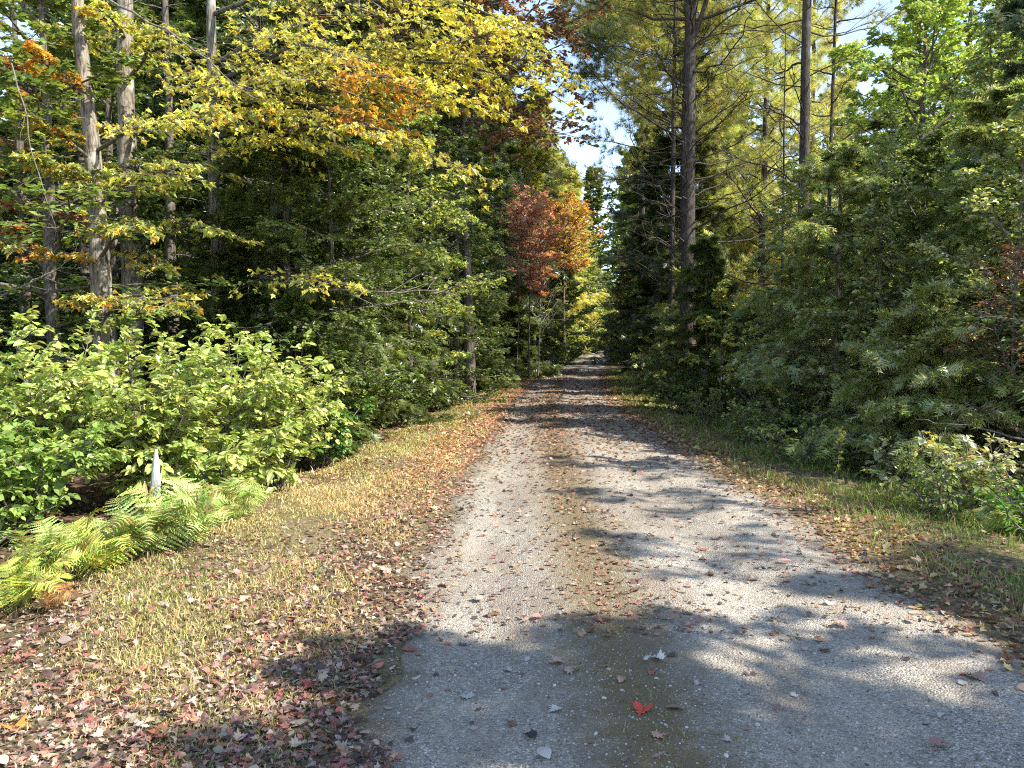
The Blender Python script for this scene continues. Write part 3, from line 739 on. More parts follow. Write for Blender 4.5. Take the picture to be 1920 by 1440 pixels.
conifer(78, "hemlock_tree", "low hemlock boughs hanging over the goldenrod", "tree", GR_H, 5.5, 10.4, 2.4, .04, .06, 1.6, G_HR, limbs=40)
conifer(79, "hemlock_tree", "thin young hemlock beyond the curve of the verge", "tree", GR_H, 5.5, 23.5, 5.0, .05, .03, 1.6, G_HR, limbs=50)
conifer(80, "hemlock_tree", "dark young hemlock at the far end of the shady verge", "tree", GR_H, 6.0, 28.0, 5.0, .05, .03, 1.7, G_HR, limbs=50)
broadleaf(81, "maple_sapling", "small sapling with yellow green leaves before the dark gap", "sapling", GR_H, 4.5, 17.0, 2.9, .02, .4, .9, YELLOW[:1] + Y_GREEN + G_MID, leaf=.085, tpl=MAPLE, limbs=9, n1=6, n2=4, nl=4, elev=5)
broadleaf(82, "viburnum_shrub", "reddish brown half bare shrub at the shady edge", "shrub", GR_H, 6.1, 9.6, 2.6, .03, .05, 1.3, [(.2, .1, .06), (.14, .07, .045), (.25, .16, .08)], leaf=.05, limbs=26, n1=7, n2=5, nl=3, elev=40, mat=M_TWIG)
conifer(84, "hemlock_tree", "hemlock in the shade behind the drooping pale twigs", "tree", GR_H, 11.5, 19.0, 8.0, .12, .04, 2.6, G_HR + G_MID[:1], limbs=90)
broadleaf(88, "maple_tree", "light green maple filling the wood behind the lit one", "tree", GR_H, 13.2, 21.0, 9.5, .12, .2, 3.2, G_BRIGHT + G_MID, leaf=.1, tpl=MAPLE, limbs=36, elev=15)
broadleaf(89, "beech_tree", "beech with small grey glinting leaves over the reddish shrub", "tree", GR_H, 7.4, 10.6, 5.0, .06, .1, 1.9, G_MID + [(.3, .34, .16)], leaf=.065, limbs=28, elev=12, mat=M_TWIG)
broadleaf(90, "beech_tree", "slender beech mixed into the broad dark hemlock", "tree", GR_H, 6.4, 12.4, 4.6, .04, .1, 1.6, G_MID + G_DARK, leaf=.06, limbs=24, elev=12, mat=M_TWIG)
broadleaf(83, "maple_tree", "tall light green maple back between the lit maple and the blue green hemlock", "tree", GR_H, 13.4, 23.5, 14, .14, .3, 3.6, G_MID + G_BRIGHT, leaf=.11, tpl=MAPLE, limbs=44, elev=15, top_el=50)
G_AIR = G_MID[1:] + [(.34, .4, .16), (.42, .45, .22)] + Y_GREEN[1:]
for k, (x, y, H, rc, l) in enumerate([(5.7, 12.2, 3.6, 1.4, "thin leafed beech in front of the broad dark hemlock"), (6.5, 10.2, 4.4, 1.5, "airy beech between the reddish shrub and the hemlocks"),
        (8.2, 13.8, 6.6, 1.9, "grey twigged beech rising among the hemlocks"), (6.3, 17.4, 5.2, 1.7, "green beech leaning from behind the yellow green sapling"), (7.0, 14.6, 5.6, 1.7, "pale leafed beech halfway between the pines and the view's shady edge"),
        (10.2, 16.5, 8.6, 2.2, "tall loose beech over the shady wood"), (5.5, 15.4, 3.0, 1.3, "low beech beside the dark gap")]):
    broadleaf(130 + k, "beech_tree", l, "tree", GR_H, x, y, H, .05, .06, rc, G_AIR if k % 2 else G_AIR + G_HR, leaf=.06, limbs=34, n1=8, n2=6, nl=6, elev=8, top_el=55, mat=M_TWIG, tilt=.7)
# thin crowned trees added out of view to streak the lane with shade
for k, (x, y, H) in enumerate([(9.0, 3.6, 8.8), (8.7, 5.6, 8.2), (9.2, 7.6, 9.0)]):
    broadleaf(140 + k, "birch_tree", ["slim birch", "shorter slim birch", "farthest birch"][k] + " added out of view to dapple the lane", "tree", GR_H, x, y, H, .06, .58, 1.5, Y_GREEN + G_MID, leaf=.08, limbs=12, n1=6, n2=5, nl=4, elev=4, top_el=40)
# trees beside the camera whose shade falls over the near gravel
conifer(85, "hemlock_tree", "tall hemlock beside the near gravel, just out of view", "tree", GR_H, 10.2, 2.6, 8.5, .13, .35, 1.9, G_HEM, limbs=50)
broadleaf(86, "maple_tree", "maple overhanging the near lane, just out of view", "tree", GR_H, 7.9, 1.0, 8.8, .13, .42, 2.1, G_MID, leaf=.1, tpl=MAPLE, limbs=34, nl=6, elev=6)
broadleaf(87, "maple_tree", "maple by the near shady verge, just out of view", "tree", GR_H, 9.2, -.6, 10.5, .12, .55, 2.5, G_MID, leaf=.1, tpl=MAPLE, limbs=30, nl=6, elev=6)

# ================================================================== BACKGROUND FOREST
protos = []
for k, (H, reach) in enumerate([(13, 2.6), (12, 2.2), (14, 2.9)]):
    protos.append(conifer(101 + k, "forest_hemlock", "", "tree", None, 0, 0, H, .13, .05, reach, G_HEM + G_DARK[:1], limbs=80, spray=.26, n1=11, n2=6))
for k, (H, cols) in enumerate([(13, G_DARK + G_MID[:1]), (12, G_MID + Y_GREEN[2:]), (13, GOLD[1:] + G_MID)]):
    protos.append(broadleaf(111 + k, "forest_maple", "", "tree", None, 0, 0, H, .14, .2, 2.9, cols, leaf=.13, tpl=RHOMB, limbs=30, nl=8, elev=12, twigs=False))
used = [False] * len(protos)
PH = [13, 12, 14, 13, 12, 13]
rg = np.random.default_rng(5)
spots = []
def far_enough(x, y, d):
    return all((x - a) ** 2 + (y - b) ** 2 > d * d for a, b in spots)
for (n, ur, yr, d, side) in [(34, (-17, -7.2), (13, 40), 2.2, 0), (14, (-22, -7), (4, 16), 2.2, 0), (26, (-36, -14), (20, 70), 4, 0), (14, (-14, -5.5), (30, 62), 2.6, 0),
                             (26, (12, 26), (15, 42), 2.6, 1), (22, (15, 40), (22, 75), 4, 1), (10, (7, 16), (40, 62), 3, 1),
                             (26, (-20, -4.8), (62, 120), 3.5, 2), (26, (4.2, 22), (60, 125), 3.5, 2), (20, (-12, 0), (150, 200), 4, 3), (16, (-26, -4), (110, 170), 5, 2)]:
    made = 0
    for _ in range(4000):
        if made >= n: break
        y = rg.uniform(*yr); u = rg.uniform(*ur); x = float(road_c(y)) + u
        if side == 2 and x > 0 and u < 0 and abs(x / y * F + 960 - 1095) < 70 and rg.random() < .5: continue
        if not far_enough(x, y, d): continue
        spots.append((x, y)); made += 1
        D = math.hypot(x, y)
        top = 1.6 + .433 * y
        if side == 0: H = min(top * (rg.uniform(1.1, 1.35) if 960 + x / y * F > 75 else rg.uniform(.7, .85)), 24)
        elif side == 1: H = min(top * rg.uniform(.8, .98), 14)
        elif side == 2: H = rg.uniform(10, 15) if abs(960 + x / y * F - 1100) < 90 else (rg.uniform(17, 24) if u < 0 else rg.uniform(9, 14))
        else: H = rg.uniform(12, 16)
        pk = int(rg.choice(6, p=([.34, .3, .26, .1, 0, 0] if x < -7 and y < 22 else [.24, .2, .2, .14, .12, .1]) if side != 1 else [.1, .08, .08, .2, .28, .26]))
        if used[pk]:
            o = copy_tree(protos[pk])
        else:
            o = protos[pk]; used[pk] = True
        s = H / PH[pk]
        o.location = (x, y, float(ground_h(x, y)) - .05); o.scale = (max(s, .75), max(s, .75), s); o.rotation_euler.z = rg.uniform(0, 6.28)
        kind = "hemlock" if pk < 3 else "maple"
        if side == 3 or y > 60: where = "far off where the lane bends away"; gp = kind + "s far off along the lane"
        elif u < 0: where = "deep in the wood behind the sunny verge"; gp = kind + "s deep in the wood behind the sunny verge"
        else: where = "deep in the wood behind the shady verge"; gp = kind + "s deep in the wood behind the shady verge"
        tag(o, {"hemlock": "dark shaggy hemlock ", "maple": "full crowned maple "}[kind] + where, "tree", gp)

ORD = ["first", "second", "third", "fourth", "fifth", "sixth", "seventh", "eighth", "ninth", "tenth", "eleventh", "twelfth", "thirteenth", "fourteenth", "fifteenth", "sixteenth",
       "seventeenth", "eighteenth", "nineteenth", "twentieth", "twenty-first", "twenty-second", "twenty-third", "twenty-fourth", "twenty-fifth", "twenty-sixth", "twenty-seventh", "twenty-eighth", "twenty-ninth", "thirtieth"]
MARKS = [(150, "beside the black gap"), (300, "behind the two pale trunks"), (440, "behind the slim grey maple trunk"), (620, "behind the low yellow spray"), (800, "behind the layered dark hemlocks"),
         (960, "behind the grassy bend"), (1060, "behind the pinkish red maple"), (1150, "where the gravel vanishes"), (1250, "behind the dark spruces"), (1400, "behind the thickest pine"), (1560, "behind the bright flanked pine"),
         (1720, "behind the bright green maple"), (9999, "behind the blue green hemlock")]
def rank_labels(objs, head):
    by = {}
    for o in objs:
        px = 960 + o.location.x / o.location.y * F
        mk = next(m for lim, m in MARKS if px < lim)
        by.setdefault((head(o), mk), []).append(o)
    for (h, mk), v in by.items():
        v.sort(key=lambda o: o.location.y)
        for k, o in enumerate(v):
            o["label"] = "%s %s, %s one back into the wood" % (h, mk, ORD[min(k, 29)]) if len(v) > 1 else "%s %s, the only such one" % (h, mk)
rank_labels([o for o in C.objects if o.name.startswith("forest_") and o.parent is None],
            lambda o: {"forest_hemlock": "dark shaggy hemlock", "forest_maple": "full crowned maple"}[o.name.split(".")[0]])

# understory saplings filling the shaded floor
sap = [broadleaf(120 + k, "understory_sapling", "", "sapling", None, 0, 0, 2.2, .02, .08, 1.0, c, leaf=.08, tpl=OVAL, limbs=16, n1=6, n2=4, nl=5, elev=15, twigs=False)
       for k, c in enumerate([G_DARK, G_MID, G_DARK + [(.2, .17, .05)]])]
su = [False] * 3
for (n, ur, yr, lab) in [(46, (-14, -4.6), (11.5, 34), "sunny"), (26, (4.6, 11), (12, 34), "shady"), (12, (5.0, 9), (6.5, 12), "shady"), (14, (-11, -6.3), (7, 13), "sunny"), (10, (-5, -3.2), (26, 50), "sunny"), (10, (3.2, 5.5), (28, 55), "shady")]:
    for _ in range(n):
        y = rg.uniform(*yr); x = float(road_c(y)) + rg.uniform(*ur); k = int(rg.integers(0, 3))
        o = copy_tree(sap[k]) if su[k] else sap[k]; su[k] = True
        s = rg.uniform(.5, 1.25)
        o.location = (x, y, float(ground_h(x, y))); o.scale = (s, s, s * rg.uniform(.7, 1.1)); o.rotation_euler.z = rg.uniform(0, 6.28)
        tag(o, "leafy sapling in the undergrowth behind the %s verge" % lab, "sapling", "saplings behind the %s verge" % lab)

rank_labels([o for o in C.objects if o.name.startswith("understory_sapling") and o.parent is None], lambda o: "small leafy sapling")

# ================================================================== THE BRIGHT BUSH, FERNS AND LOW PLANTS
def shrub(seed, label, x, y, H, spread, cols, leaf, stems=9, n1=9, n2=4, nl=6, tpl=OVAL, group=None, name="leafy_shrub", cat="shrub", mat=M_BUSH, aim=None, r=.014, hang=.25, elev=(35, 80), wood=M_TWIG):
    rg = np.random.default_rng(seed)
    root = tree_base(name, label, cat, group, x, y)
    q = []
    for k in range(stems):
        a = k * 2.4 + rg.uniform(-.4, .4); e = R(rg.uniform(*elev)); L = rg.uniform(.75, 1.1)
        end = np.array([math.cos(a) * math.cos(e) * spread * 1.3, math.sin(a) * math.cos(e) * spread * 1.3, H * (.55 + .45 * math.sin(e))]) * L
        if aim is not None: end[:2] += np.array(aim) * rg.uniform(.2, 1)
        st = np.array([rg.normal(0, .08), rg.normal(0, .08), -.03])
        q.append(path_to(rg, st, end, .06, M=8, wob=.02))
    q = np.array(q)
    b1 = spawn(rg, q, n1, .15, 1, 45, .42, .55, M=5, flat=.5, droop=.15, lift=.1)
    b2 = spawn(rg, b1, n2, .15, 1, 48, .5, .4, M=3, flat=.4, droop=.15)
    g = Geo(); tubes(g, q, taper(q, r, .3), 6); tubes(g, b1, taper(b1, r * .35, .4), 4); tubes(g, b2, taper(b2, r * .15, .5), 3)
    g.build("stems", wood, root, smooth=True)
    g = Geo(); leaves_on(rg, g, b2, nl, tpl, leaf, cols, None, .5, 60, .1, .01, hang=hang)
    leaves_on(rg, g, b1, 3, tpl, leaf * 1.1, cols, None, .5, 60, .5, .01, hang=hang)
    g.build("foliage", mat, root)
    return root
BUSH = [(.36, .46, .11), (.44, .53, .14), (.27, .36, .08), (.5, .57, .19), (.52, .5, .16)]
BG = "bright green shrubs on the sunny verge"
shrub(201, "bright green shrub with a long shoot poking up at its outer end", -4.75, 7.9, 1.75, .9, BUSH, .072, 14, n1=13, n2=5, group=BG)
shrub(202, "bright green shrub with drooping leaves above the pale stump", -3.9, 8.2, 1.6, .9, BUSH, .072, 15, n1=13, n2=5, group=BG)
shrub(203, "tallest bright green shrub in the middle of the thicket", -3.35, 9.0, 1.75, .85, BUSH, .07, 15, n1=13, n2=5, group=BG)
shrub(204, "bright green shrub sloping down at the lane end of the thicket", -2.9, 9.9, 1.45, .75, BUSH, .068, 13, n1=13, n2=5, group=BG)
shrub(205, "darker green shrub low behind the ferns", -4.4, 6.8, .95, .75, [(.2, .3, .06), (.26, .37, .08), (.34, .44, .11)], .066, 14, n1=12, n2=5, group=BG)
shrub(206, "small lit shrub between the ferns and the grassy verge", -2.95, 8.2, .8, .55, BUSH, .085, 9, group=BG)
shrub(207, "green shrub at the cut edge of the thicket", -5.2, 7.1, 1.2, .75, BUSH[:1] + BUSH[2:3], .07, 13, n1=12, n2=5, group=BG)
shrub(208, "dark small leaved shrub trailing to the grass beyond the thicket", -2.75, 11.4, .95, .65, [(.1, .2, .04), (.15, .27, .05)], .075, 10, group=BG)
shrub(209, "sparse yellow green shrub standing alone by the far grassy verge", -2.65, 13.6, 1.0, .5, Y_GREEN + G_MID, .07, 7, group=BG)
shrub(210, "wispy grey green shrub at the shaded far verge", -2.3, 16.3, 1.0, .6, G_MID + [(.25, .25, .12)], .07, 8, group=BG)
shrub(211, "dark rank shrub beyond the wispy one", -1.9, 20.0, 1.0, .7, G_DARK + G_MID, .08, 8, group=BG)

# ferns: each frond a part
def frond_mesh(seed, L, cols):
    rg = np.random.default_rng(seed)
    g = Geo()
    n = 22; s = np.linspace(0, 1, n)
    ax = np.stack([rg.normal(0, .01, n).cumsum() * s, s * .72, .85 * np.sin(s * 1.9) * .8 - s ** 3 * .22], -1) * L
    tubes(g, ax[None], np.linspace(.004, .001, n)[None], 3, (.25, .3, .08))
    tan = nrm(np.gradient(ax, axis=0))
    pos, d, nn, sz = [], [], [], []
    for i in range(3, n):
        pl = L * .26 * math.sin(min(1, (1 - s[i]) * 1.25 + .08) * math.pi * .5) * rg.uniform(.85, 1.1)
        for sg in (-1, 1):
            side = nrm(np.cross(tan[i], [0, 0, 1.])) * sg
            dd = nrm(side + tan[i] * .35 + [0, 0, rg.normal(-.05, .08)])
            pos.append(ax[i]); d.append(dd); nn.append(np.cross(side * sg, tan[i]) + rg.normal(0, .15, 3)); sz.append(pl)
    # a pinna: toothed tapering blade
    v = [(0, 0, 0)]; k = 7
    for j in range(k):
        t = (j + .5) / k; v.append((.13 * (1 - t * .75), t * .95 + .03, 0)); v.append((.05 * (1 - t), t * .95 + .09, .01))
    v.append((0, 1, -.05))
    m = [(-a, b, c) for a, b, c in v[-2:0:-1]]
    vv = np.array(v + m); cnt = len(v)
    fa = np.array([list(range(cnt))]); fb = np.array([[0] + list(range(cnt - 1, len(vv)))])
    c = palette(rg, len(pos), cols, None, .22)
    c = np.where(rg.random((len(c), 1)) < .08, np.array([.4, .26, .1]), c)
    inst(g, (vv, [fa, fb]), np.array(pos), np.array(d), np.array(nn), np.array(sz), c)
    me = g.mesh("frond"); me.materials.append(M_BUSH)
    return me
FERN = [(.44, .54, .15), (.52, .58, .19), (.36, .46, .12)]
fronds = [frond_mesh(300 + k, 1.0, FERN) for k in range(4)]
fronds_y = [frond_mesh(310 + k, 1.0, [(.5, .52, .1), (.42, .5, .11)]) for k in range(3)]
fronds_o = [frond_mesh(320 + k, 1.0, [(.5, .24, .1), (.52, .32, .12), (.38, .17, .08)]) for k in range(2)]
def fern(label, x, y, L, n, kind, bias=None, name="fern_plant", gp="yellow green ferns under the bright bush"):
    root = tree_base(name, label, "fern", gp, x, y)
    for k in range(n):
        me = kind[int(rg.integers(len(kind)))]
        o = bpy.data.objects.new("frond", me); C.objects.link(o); o.parent = root
        a = k * 2.4 + rg.uniform(-.4, .4)
        if bias is not None and rg.random() < .55: a = bias + rg.normal(0, .6)
        o.location = (rg.normal(0, .04), rg.normal(0, .04), 0)
        s = L * rg.uniform(.75, 1.15)
        o.scale = (s, s, s * rg.uniform(.8, 1.15)); o.rotation_euler = (rg.normal(0, .2) + .15, rg.normal(0, .4), a)
for (px, py, Y, L, n, kd, lab, nm) in [
    (330, 1010, 6.3, .62, 13, fronds, "largest yellow green fern, its fronds spilling over the tan grass", "fern_plant"),
    (250, 1040, 6.1, .55, 11, fronds, "yellow green fern beside the largest one", "fern_plant"),
    (170, 1070, 5.9, .5, 10, fronds_y, "yellower lime fern between greener ones", "fern_plant"),
    (400, 970, 6.9, .5, 10, fronds, "fern tucked under the lit shrub's low twigs", "fern_plant"),
    (60, 1050, 5.7, .45, 9, fronds, "ragged pale fern over bare brown litter", "fern_plant"),
    (5, 1100, 5.2, .45, 10, fronds_y, "yellowing fern at the very edge of the view", "fern_plant"),
    (430, 930, 7.4, .45, 9, fronds, "upright fern nearest the sloping shrub", "fern_plant"),
    (75, 1120, 5.1, .22, 5, fronds_o, "small rusty orange fern at the grass edge", "fern_plant"),
    (110, 1010, 6.3, .45, 9, fronds, "fern half hidden by the dark low shrub", "fern_plant"),
    (300, 960, 6.9, .5, 9, fronds, "fern just below the pale stump", "fern_plant"),
    (1885, 985, 6.9, .4, 9, fronds, "green fern clump on the shady verge", "fern_plant")]:
    p = at(px, py, Y)
    fern(lab, p[0], Y, L * 1.05, n + 9, kd, bias=-.9)

# pale stump
st = tree_base("tree_stump", "pale bleached stump showing between the green bush and the ferns", "stump", None, at(283, 0, 6.95)[0], 6.95)
q = np.array([[0, 0, -.1], [0, 0, .2], [.01, 0, .45], [.02, 0, .66], [.025, 0, .8]])
g = Geo(); tubes(g, q[None], np.array([[.06, .05, .042, .034, .012]]), 12, lump=.1, rng=rng); g.build("bole", M_DEAD, st, smooth=True)

# shady verge low plants
SG = "low plants along the shady verge"
WL = [(.5, .52, .36), (.4, .44, .22), (.26, .32, .1), (.55, .54, .4)]
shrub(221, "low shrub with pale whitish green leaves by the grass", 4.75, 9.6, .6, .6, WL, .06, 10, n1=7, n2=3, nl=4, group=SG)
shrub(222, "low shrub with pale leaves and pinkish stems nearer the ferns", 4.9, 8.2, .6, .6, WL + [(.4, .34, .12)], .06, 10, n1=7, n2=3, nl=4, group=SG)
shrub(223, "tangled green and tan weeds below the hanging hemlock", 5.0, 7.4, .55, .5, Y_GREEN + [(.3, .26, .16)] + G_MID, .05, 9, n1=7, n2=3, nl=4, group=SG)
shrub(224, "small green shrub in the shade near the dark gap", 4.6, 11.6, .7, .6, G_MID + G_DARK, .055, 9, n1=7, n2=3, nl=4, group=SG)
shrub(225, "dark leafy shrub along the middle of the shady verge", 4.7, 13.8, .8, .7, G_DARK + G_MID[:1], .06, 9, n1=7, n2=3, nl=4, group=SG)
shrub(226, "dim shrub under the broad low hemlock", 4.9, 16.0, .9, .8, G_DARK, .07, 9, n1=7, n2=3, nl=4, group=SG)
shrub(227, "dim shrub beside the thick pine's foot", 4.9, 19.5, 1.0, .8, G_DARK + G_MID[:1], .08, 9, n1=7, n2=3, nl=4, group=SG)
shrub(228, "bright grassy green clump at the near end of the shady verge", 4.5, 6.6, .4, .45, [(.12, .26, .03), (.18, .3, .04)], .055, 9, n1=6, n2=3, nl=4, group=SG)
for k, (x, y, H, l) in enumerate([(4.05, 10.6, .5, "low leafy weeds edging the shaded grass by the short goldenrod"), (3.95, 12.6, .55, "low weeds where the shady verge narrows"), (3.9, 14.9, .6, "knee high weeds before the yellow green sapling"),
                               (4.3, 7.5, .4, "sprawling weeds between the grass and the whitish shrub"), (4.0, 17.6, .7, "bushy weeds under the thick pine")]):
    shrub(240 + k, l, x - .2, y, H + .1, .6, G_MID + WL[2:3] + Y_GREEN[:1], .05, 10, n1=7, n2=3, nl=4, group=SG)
def goldenrod(label, x, y, H, seed):
    rg = np.random.default_rng(seed)
    root = tree_base("goldenrod_plant", label, "wildflower", "goldenrod on the shady verge", x, y)
    q = path_to(rg, (0, 0, -.02), (rg.normal(0, .1), rg.normal(0, .08), H), .0, M=10)[None]
    g = Geo(); tubes(g, q, taper(q, .005, .4), 5, (.2, .2, .1)); g.build("stem", M_TWIG, root, smooth=True)
    g = Geo(); leaves_on(rg, g, q[:, :8], 34, LONG, .075, G_MID + Y_GREEN[:1], None, .5, 80, .1, hang=.2); g.build("foliage", M_LEAF, root)
    b = spawn(rg, q[:, 6:], 12, .1, 1, 55, .6, .5, M=4, flat=1.2, droop=.3)
    g = Geo(); leaves_on(rg, g, b, 26, RHOMB, .016, YELLOW, None, 1, 80, .1, .008); g.build("flower_head", M_LEAF, root)
goldenrod("goldenrod stem with a yellow plume beside the whitish shrub", 3.9, 9.4, .62, 1)
goldenrod("taller goldenrod with a bright plume below the hanging hemlock", 4.3, 8.1, .72, 2)
goldenrod("short goldenrod with thin plume between the two others", 4.15, 8.7, .5, 3)

# fallen and hanging dead branches
def dead_branch(label, p0, p1, r, seed, n=7):
    rg = np.random.default_rng(seed)
    p0 = np.array(p0); p1 = np.array(p1)
    root = empty("fallen_branch", p0)
    tag(root, label, "branch", None)
    q = path_to(rg, p0 * 0, p1 - p0, .03, M=12, wob=.015)[None]
    b = spawn(rg, q, n, .2, 1, 45, .35, .5, M=5, flat=1, droop=.05)
    g = Geo(); tubes(g, q, taper(q, r, .3), 7); root_m = g.build("limb", M_TWIG, root, smooth=True)
    g = Geo(); tubes(g, b, taper(b, r * .35, .3), 4); g.build("twigs", M_TWIG, root, smooth=True)
z0 = float(ground_h(-4.1, 6.4))
dead_branch("grey stick slanting out of the litter behind the ferns", (-4.35, 6.5, z0), (-3.85, 6.6, z0 + .35), .014, 1, 3)
z0 = float(ground_h(5.6, 8.6))
dead_branch("pale dead branch lying across the shady undergrowth", (6.6, 8.9, z0 + .35), (4.9, 9.1, z0 + .75), .02, 2)
dead_branch("grey bare bough reaching level below the yellow spray", tuple(at(560, 548, 12)), tuple(at(850, 552, 11.5)), .022, 3, 10)
dead_branch("long thin dead bough slanting across the top of the wood", tuple(at(190, 0, 10)), tuple(at(480, 190, 10)), .018, 4, 9)
dead_branch("curving dead twig hanging in the black gap", tuple(at(40, 130, 9)), tuple(at(110, 420, 8.8)), .01, 5, 6)
dead_branch("pale bare bough sticking out low in the black gap", tuple(at(0, 560, 9.5)), tuple(at(170, 470, 9.5)), .014, 6, 8)

# ================================================================== GRASS, LITTER, GRAVEL STONES
rg = np.random.default_rng(77)
def scatter_uy(n, ufun, y0, y1, power=1.6):
    """more blades near the camera: density falls with distance"""
    y = y0 * (y1 / y0) ** (rg.random(n) ** (1.0))
    u = ufun(n, y)
    return road_x(u, y), y, u
def clumpy(x, y, s=1.0, seed=0):
    return (np.sin(x * 2.1 * s + seed) * np.sin(y * 1.7 * s + 1 + seed) + np.sin(x * 5.3 * s + y * 3.1 * s + seed) * .6 + np.sin(x * 11 * s - y * 7 * s) * .35) / 1.95

def grass(name, label, n, umin, umax, y0, y1, hgt, cols_near, seed, edge=.35, dens=None, wide=.004):
    global rg
    rg = np.random.default_rng(seed)
    x, y, u = scatter_uy(n, lambda n, y: rg.uniform(min(umin, umax), max(umin, umax), n), y0, y1)
    cl = clumpy(x, y, 1, seed)
    au = np.abs(u)
    keep = (rg.random(n) < np.clip((au - abs(min(abs(umin), abs(umax)))) / edge, .12, 1)) & (rg.random(n) < np.clip(.62 + cl * .8, .12, 1))
    if dens is not None: keep &= rg.random(n) < dens(u, y)
    x, y, u, cl = x[keep], y[keep], u[keep], cl[keep]
    m = len(x)
    z = ground_h(x, y) - .005
    sc = np.clip(y / 6, .8, 3)                 # wider blades farther off keep the sward closed
    h = hgt * np.exp(rg.normal(0, .42, m)) * (1 + .5 * cl) * np.where(clumpy(x * 1.7, y * 1.7, 1.3, seed + 5) > .7, 1.5, 1)
    a = rg.uniform(0, 6.28, m); wd = wide * sc * rg.uniform(.6, 1.4, m)
    lean = rg.uniform(.1, 1.1, m) * h
    la = rg.uniform(0, 6.28, m)
    base = np.stack([x, y, z], -1)
    sv = np.stack([np.cos(a), np.sin(a), a * 0], -1) * wd[:, None]
    mid = base + np.stack([np.cos(la) * lean * .35, np.sin(la) * lean * .35, h * .6], -1)
    tip = base + np.stack([np.cos(la) * lean, np.sin(la) * lean, h * (.95 - .3 * rg.random(m))], -1)
    v = np.stack([base - sv, base + sv, mid + sv * .7, mid - sv * .7, tip], 1).reshape(-1, 3)
    i = np.arange(m)[:, None] * 5
    q = i + np.array([[0, 1, 2, 3]]); t3 = i + np.array([[3, 2, 4]])
    c = cols_near(u, y, cl, m)
    g = Geo(); g.add(v, [q, t3], [c.astype(np.float32), c.astype(np.float32)])
    return tag(g.build(name, M_GRASS), label, "grass", None, "stuff")
def sunny_cols(u, y, cl, m):
    tan = palette(rg, m, [(.56, .44, .2), (.48, .37, .17), (.62, .5, .27), (.4, .32, .12)])
    gr = palette(rg, m, [(.32, .32, .09), (.38, .37, .11), (.2, .24, .06)])
    gold = palette(rg, m, [(.54, .38, .17), (.48, .3, .13)])
    f = np.clip(.28 + .5 * clumpy(u, y, .7, 3) + np.clip((y - 11) / 8, 0, .5), 0, 1)
    c = np.where((rg.random(m) < f)[:, None], gr, tan)
    k = np.exp(-((y - 11) / 4) ** 2) * .5 * (u > -2.7)
    return np.where((rg.random(m) < k)[:, None], gold, c)
def shady_cols(u, y, cl, m):
    gr = palette(rg, m, [(.14, .22, .04), (.2, .29, .06), (.28, .32, .08)])
    tan = palette(rg, m, [(.34, .27, .13), (.26, .2, .08)])
    f = np.clip(.3 + (2.6 - u) * .5, .08, .9)
    return np.where((rg.random(m) < f)[:, None], tan, gr)
grass("verge_grass", "short sunlit tan and green grass on the sunny verge", 270000, -4.6, -1.72, 2.4, 40, .026, sunny_cols, 401)
grass("dark_verge_grass", "shaded dark green grass along the shady verge", 90000, 5.0, 1.75, 3.2, 45, .06, shady_cols, 402)
grass("centre_strip_grass", "thin worn grass on the lane's middle strip", 9000, -.85, .0, 2.4, 40, .018, lambda u, y, cl, m: palette(rg, m, [(.2, .2, .07), (.28, .22, .1), (.16, .18, .05)]), 403, edge=.01, dens=lambda u, y: np.exp(-((u + .42) / .22) ** 2) * .8)

# leaf variants with a curled blade
def leaf3d(seed, kind):
    rg = np.random.default_rng(seed)
    if kind == 'maple':
        prof = [(0, 0), (.12, .02), (.34, -.05), (.3, .1), (.5, .12), (.38, .26), (.62, .45), (.4, .42), (.36, .55), (.2, .48), (.22, .72), (.1, .68), (0, 1)]
    elif kind == 'oval':
        prof = [(0, 0), (.14, .1), (.25, .28), (.29, .46), (.25, .66), (.14, .85), (0, 1)]
    else:
        prof = [(0, 0), (.09, .08), (.1, .2), (.24, .27), (.1, .36), (.12, .44), (.28, .53), (.13, .6), (.14, .7), (.22, .78), (.08, .86), (0, 1)]
    pr = np.array(prof); pr[:, 0] *= rg.uniform(.85, 1.1)
    L = len(pr)
    out = np.concatenate([pr, pr[-2:0:-1] * [-1, 1]])
    spine = np.stack([np.zeros(5), np.linspace(.1, .85, 5)], -1)
    ca, cb, cc = rg.uniform(-.1, .75), rg.uniform(-.4, .6), rg.uniform(-.35, .35)
    def bend(p):
        z = ca * p[:, 0] ** 2 * 1.6 + cb * (p[:, 1] - .5) ** 2 * .9 + cc * p[:, 0] * p[:, 1] + .035 * np.abs(p[:, 0]) * 2
        return np.stack([p[:, 0] * (1 - .2 * abs(ca)), p[:, 1], z + rg.normal(0, .012, len(p))], -1)
    v = bend(np.concatenate([out, spine]))
    n = len(out); f = []
    for i in range(n):
        j = (i + 1) % n
        k = n + int(np.argmin(np.abs(spine[:, 1] - (out[i, 1] + out[j, 1]) / 2)))
        f.append((i, j, k))
        k2 = n + int(np.argmin(np.abs(spine[:, 1] - (out[j, 1] + out[(j + 1) % n, 1]) / 2)))
        if k2 != k: f.append((j, k2, k))
    st = np.array([[-.012, 0, v[0, 2]], [.012, 0, v[0, 2]], [.05 * cc, -.35, v[0, 2] + .08]])
    m = len(v); v = np.concatenate([v, st]); f.append((m, m + 1, m + 2))
    v[:, 2] -= v[:, 2].min()
    return v, [np.array(f)]
shapes = [leaf3d(500 + k, ['maple', 'maple', 'oval', 'oak', 'maple', 'oval'][k % 6]) for k in range(12)]

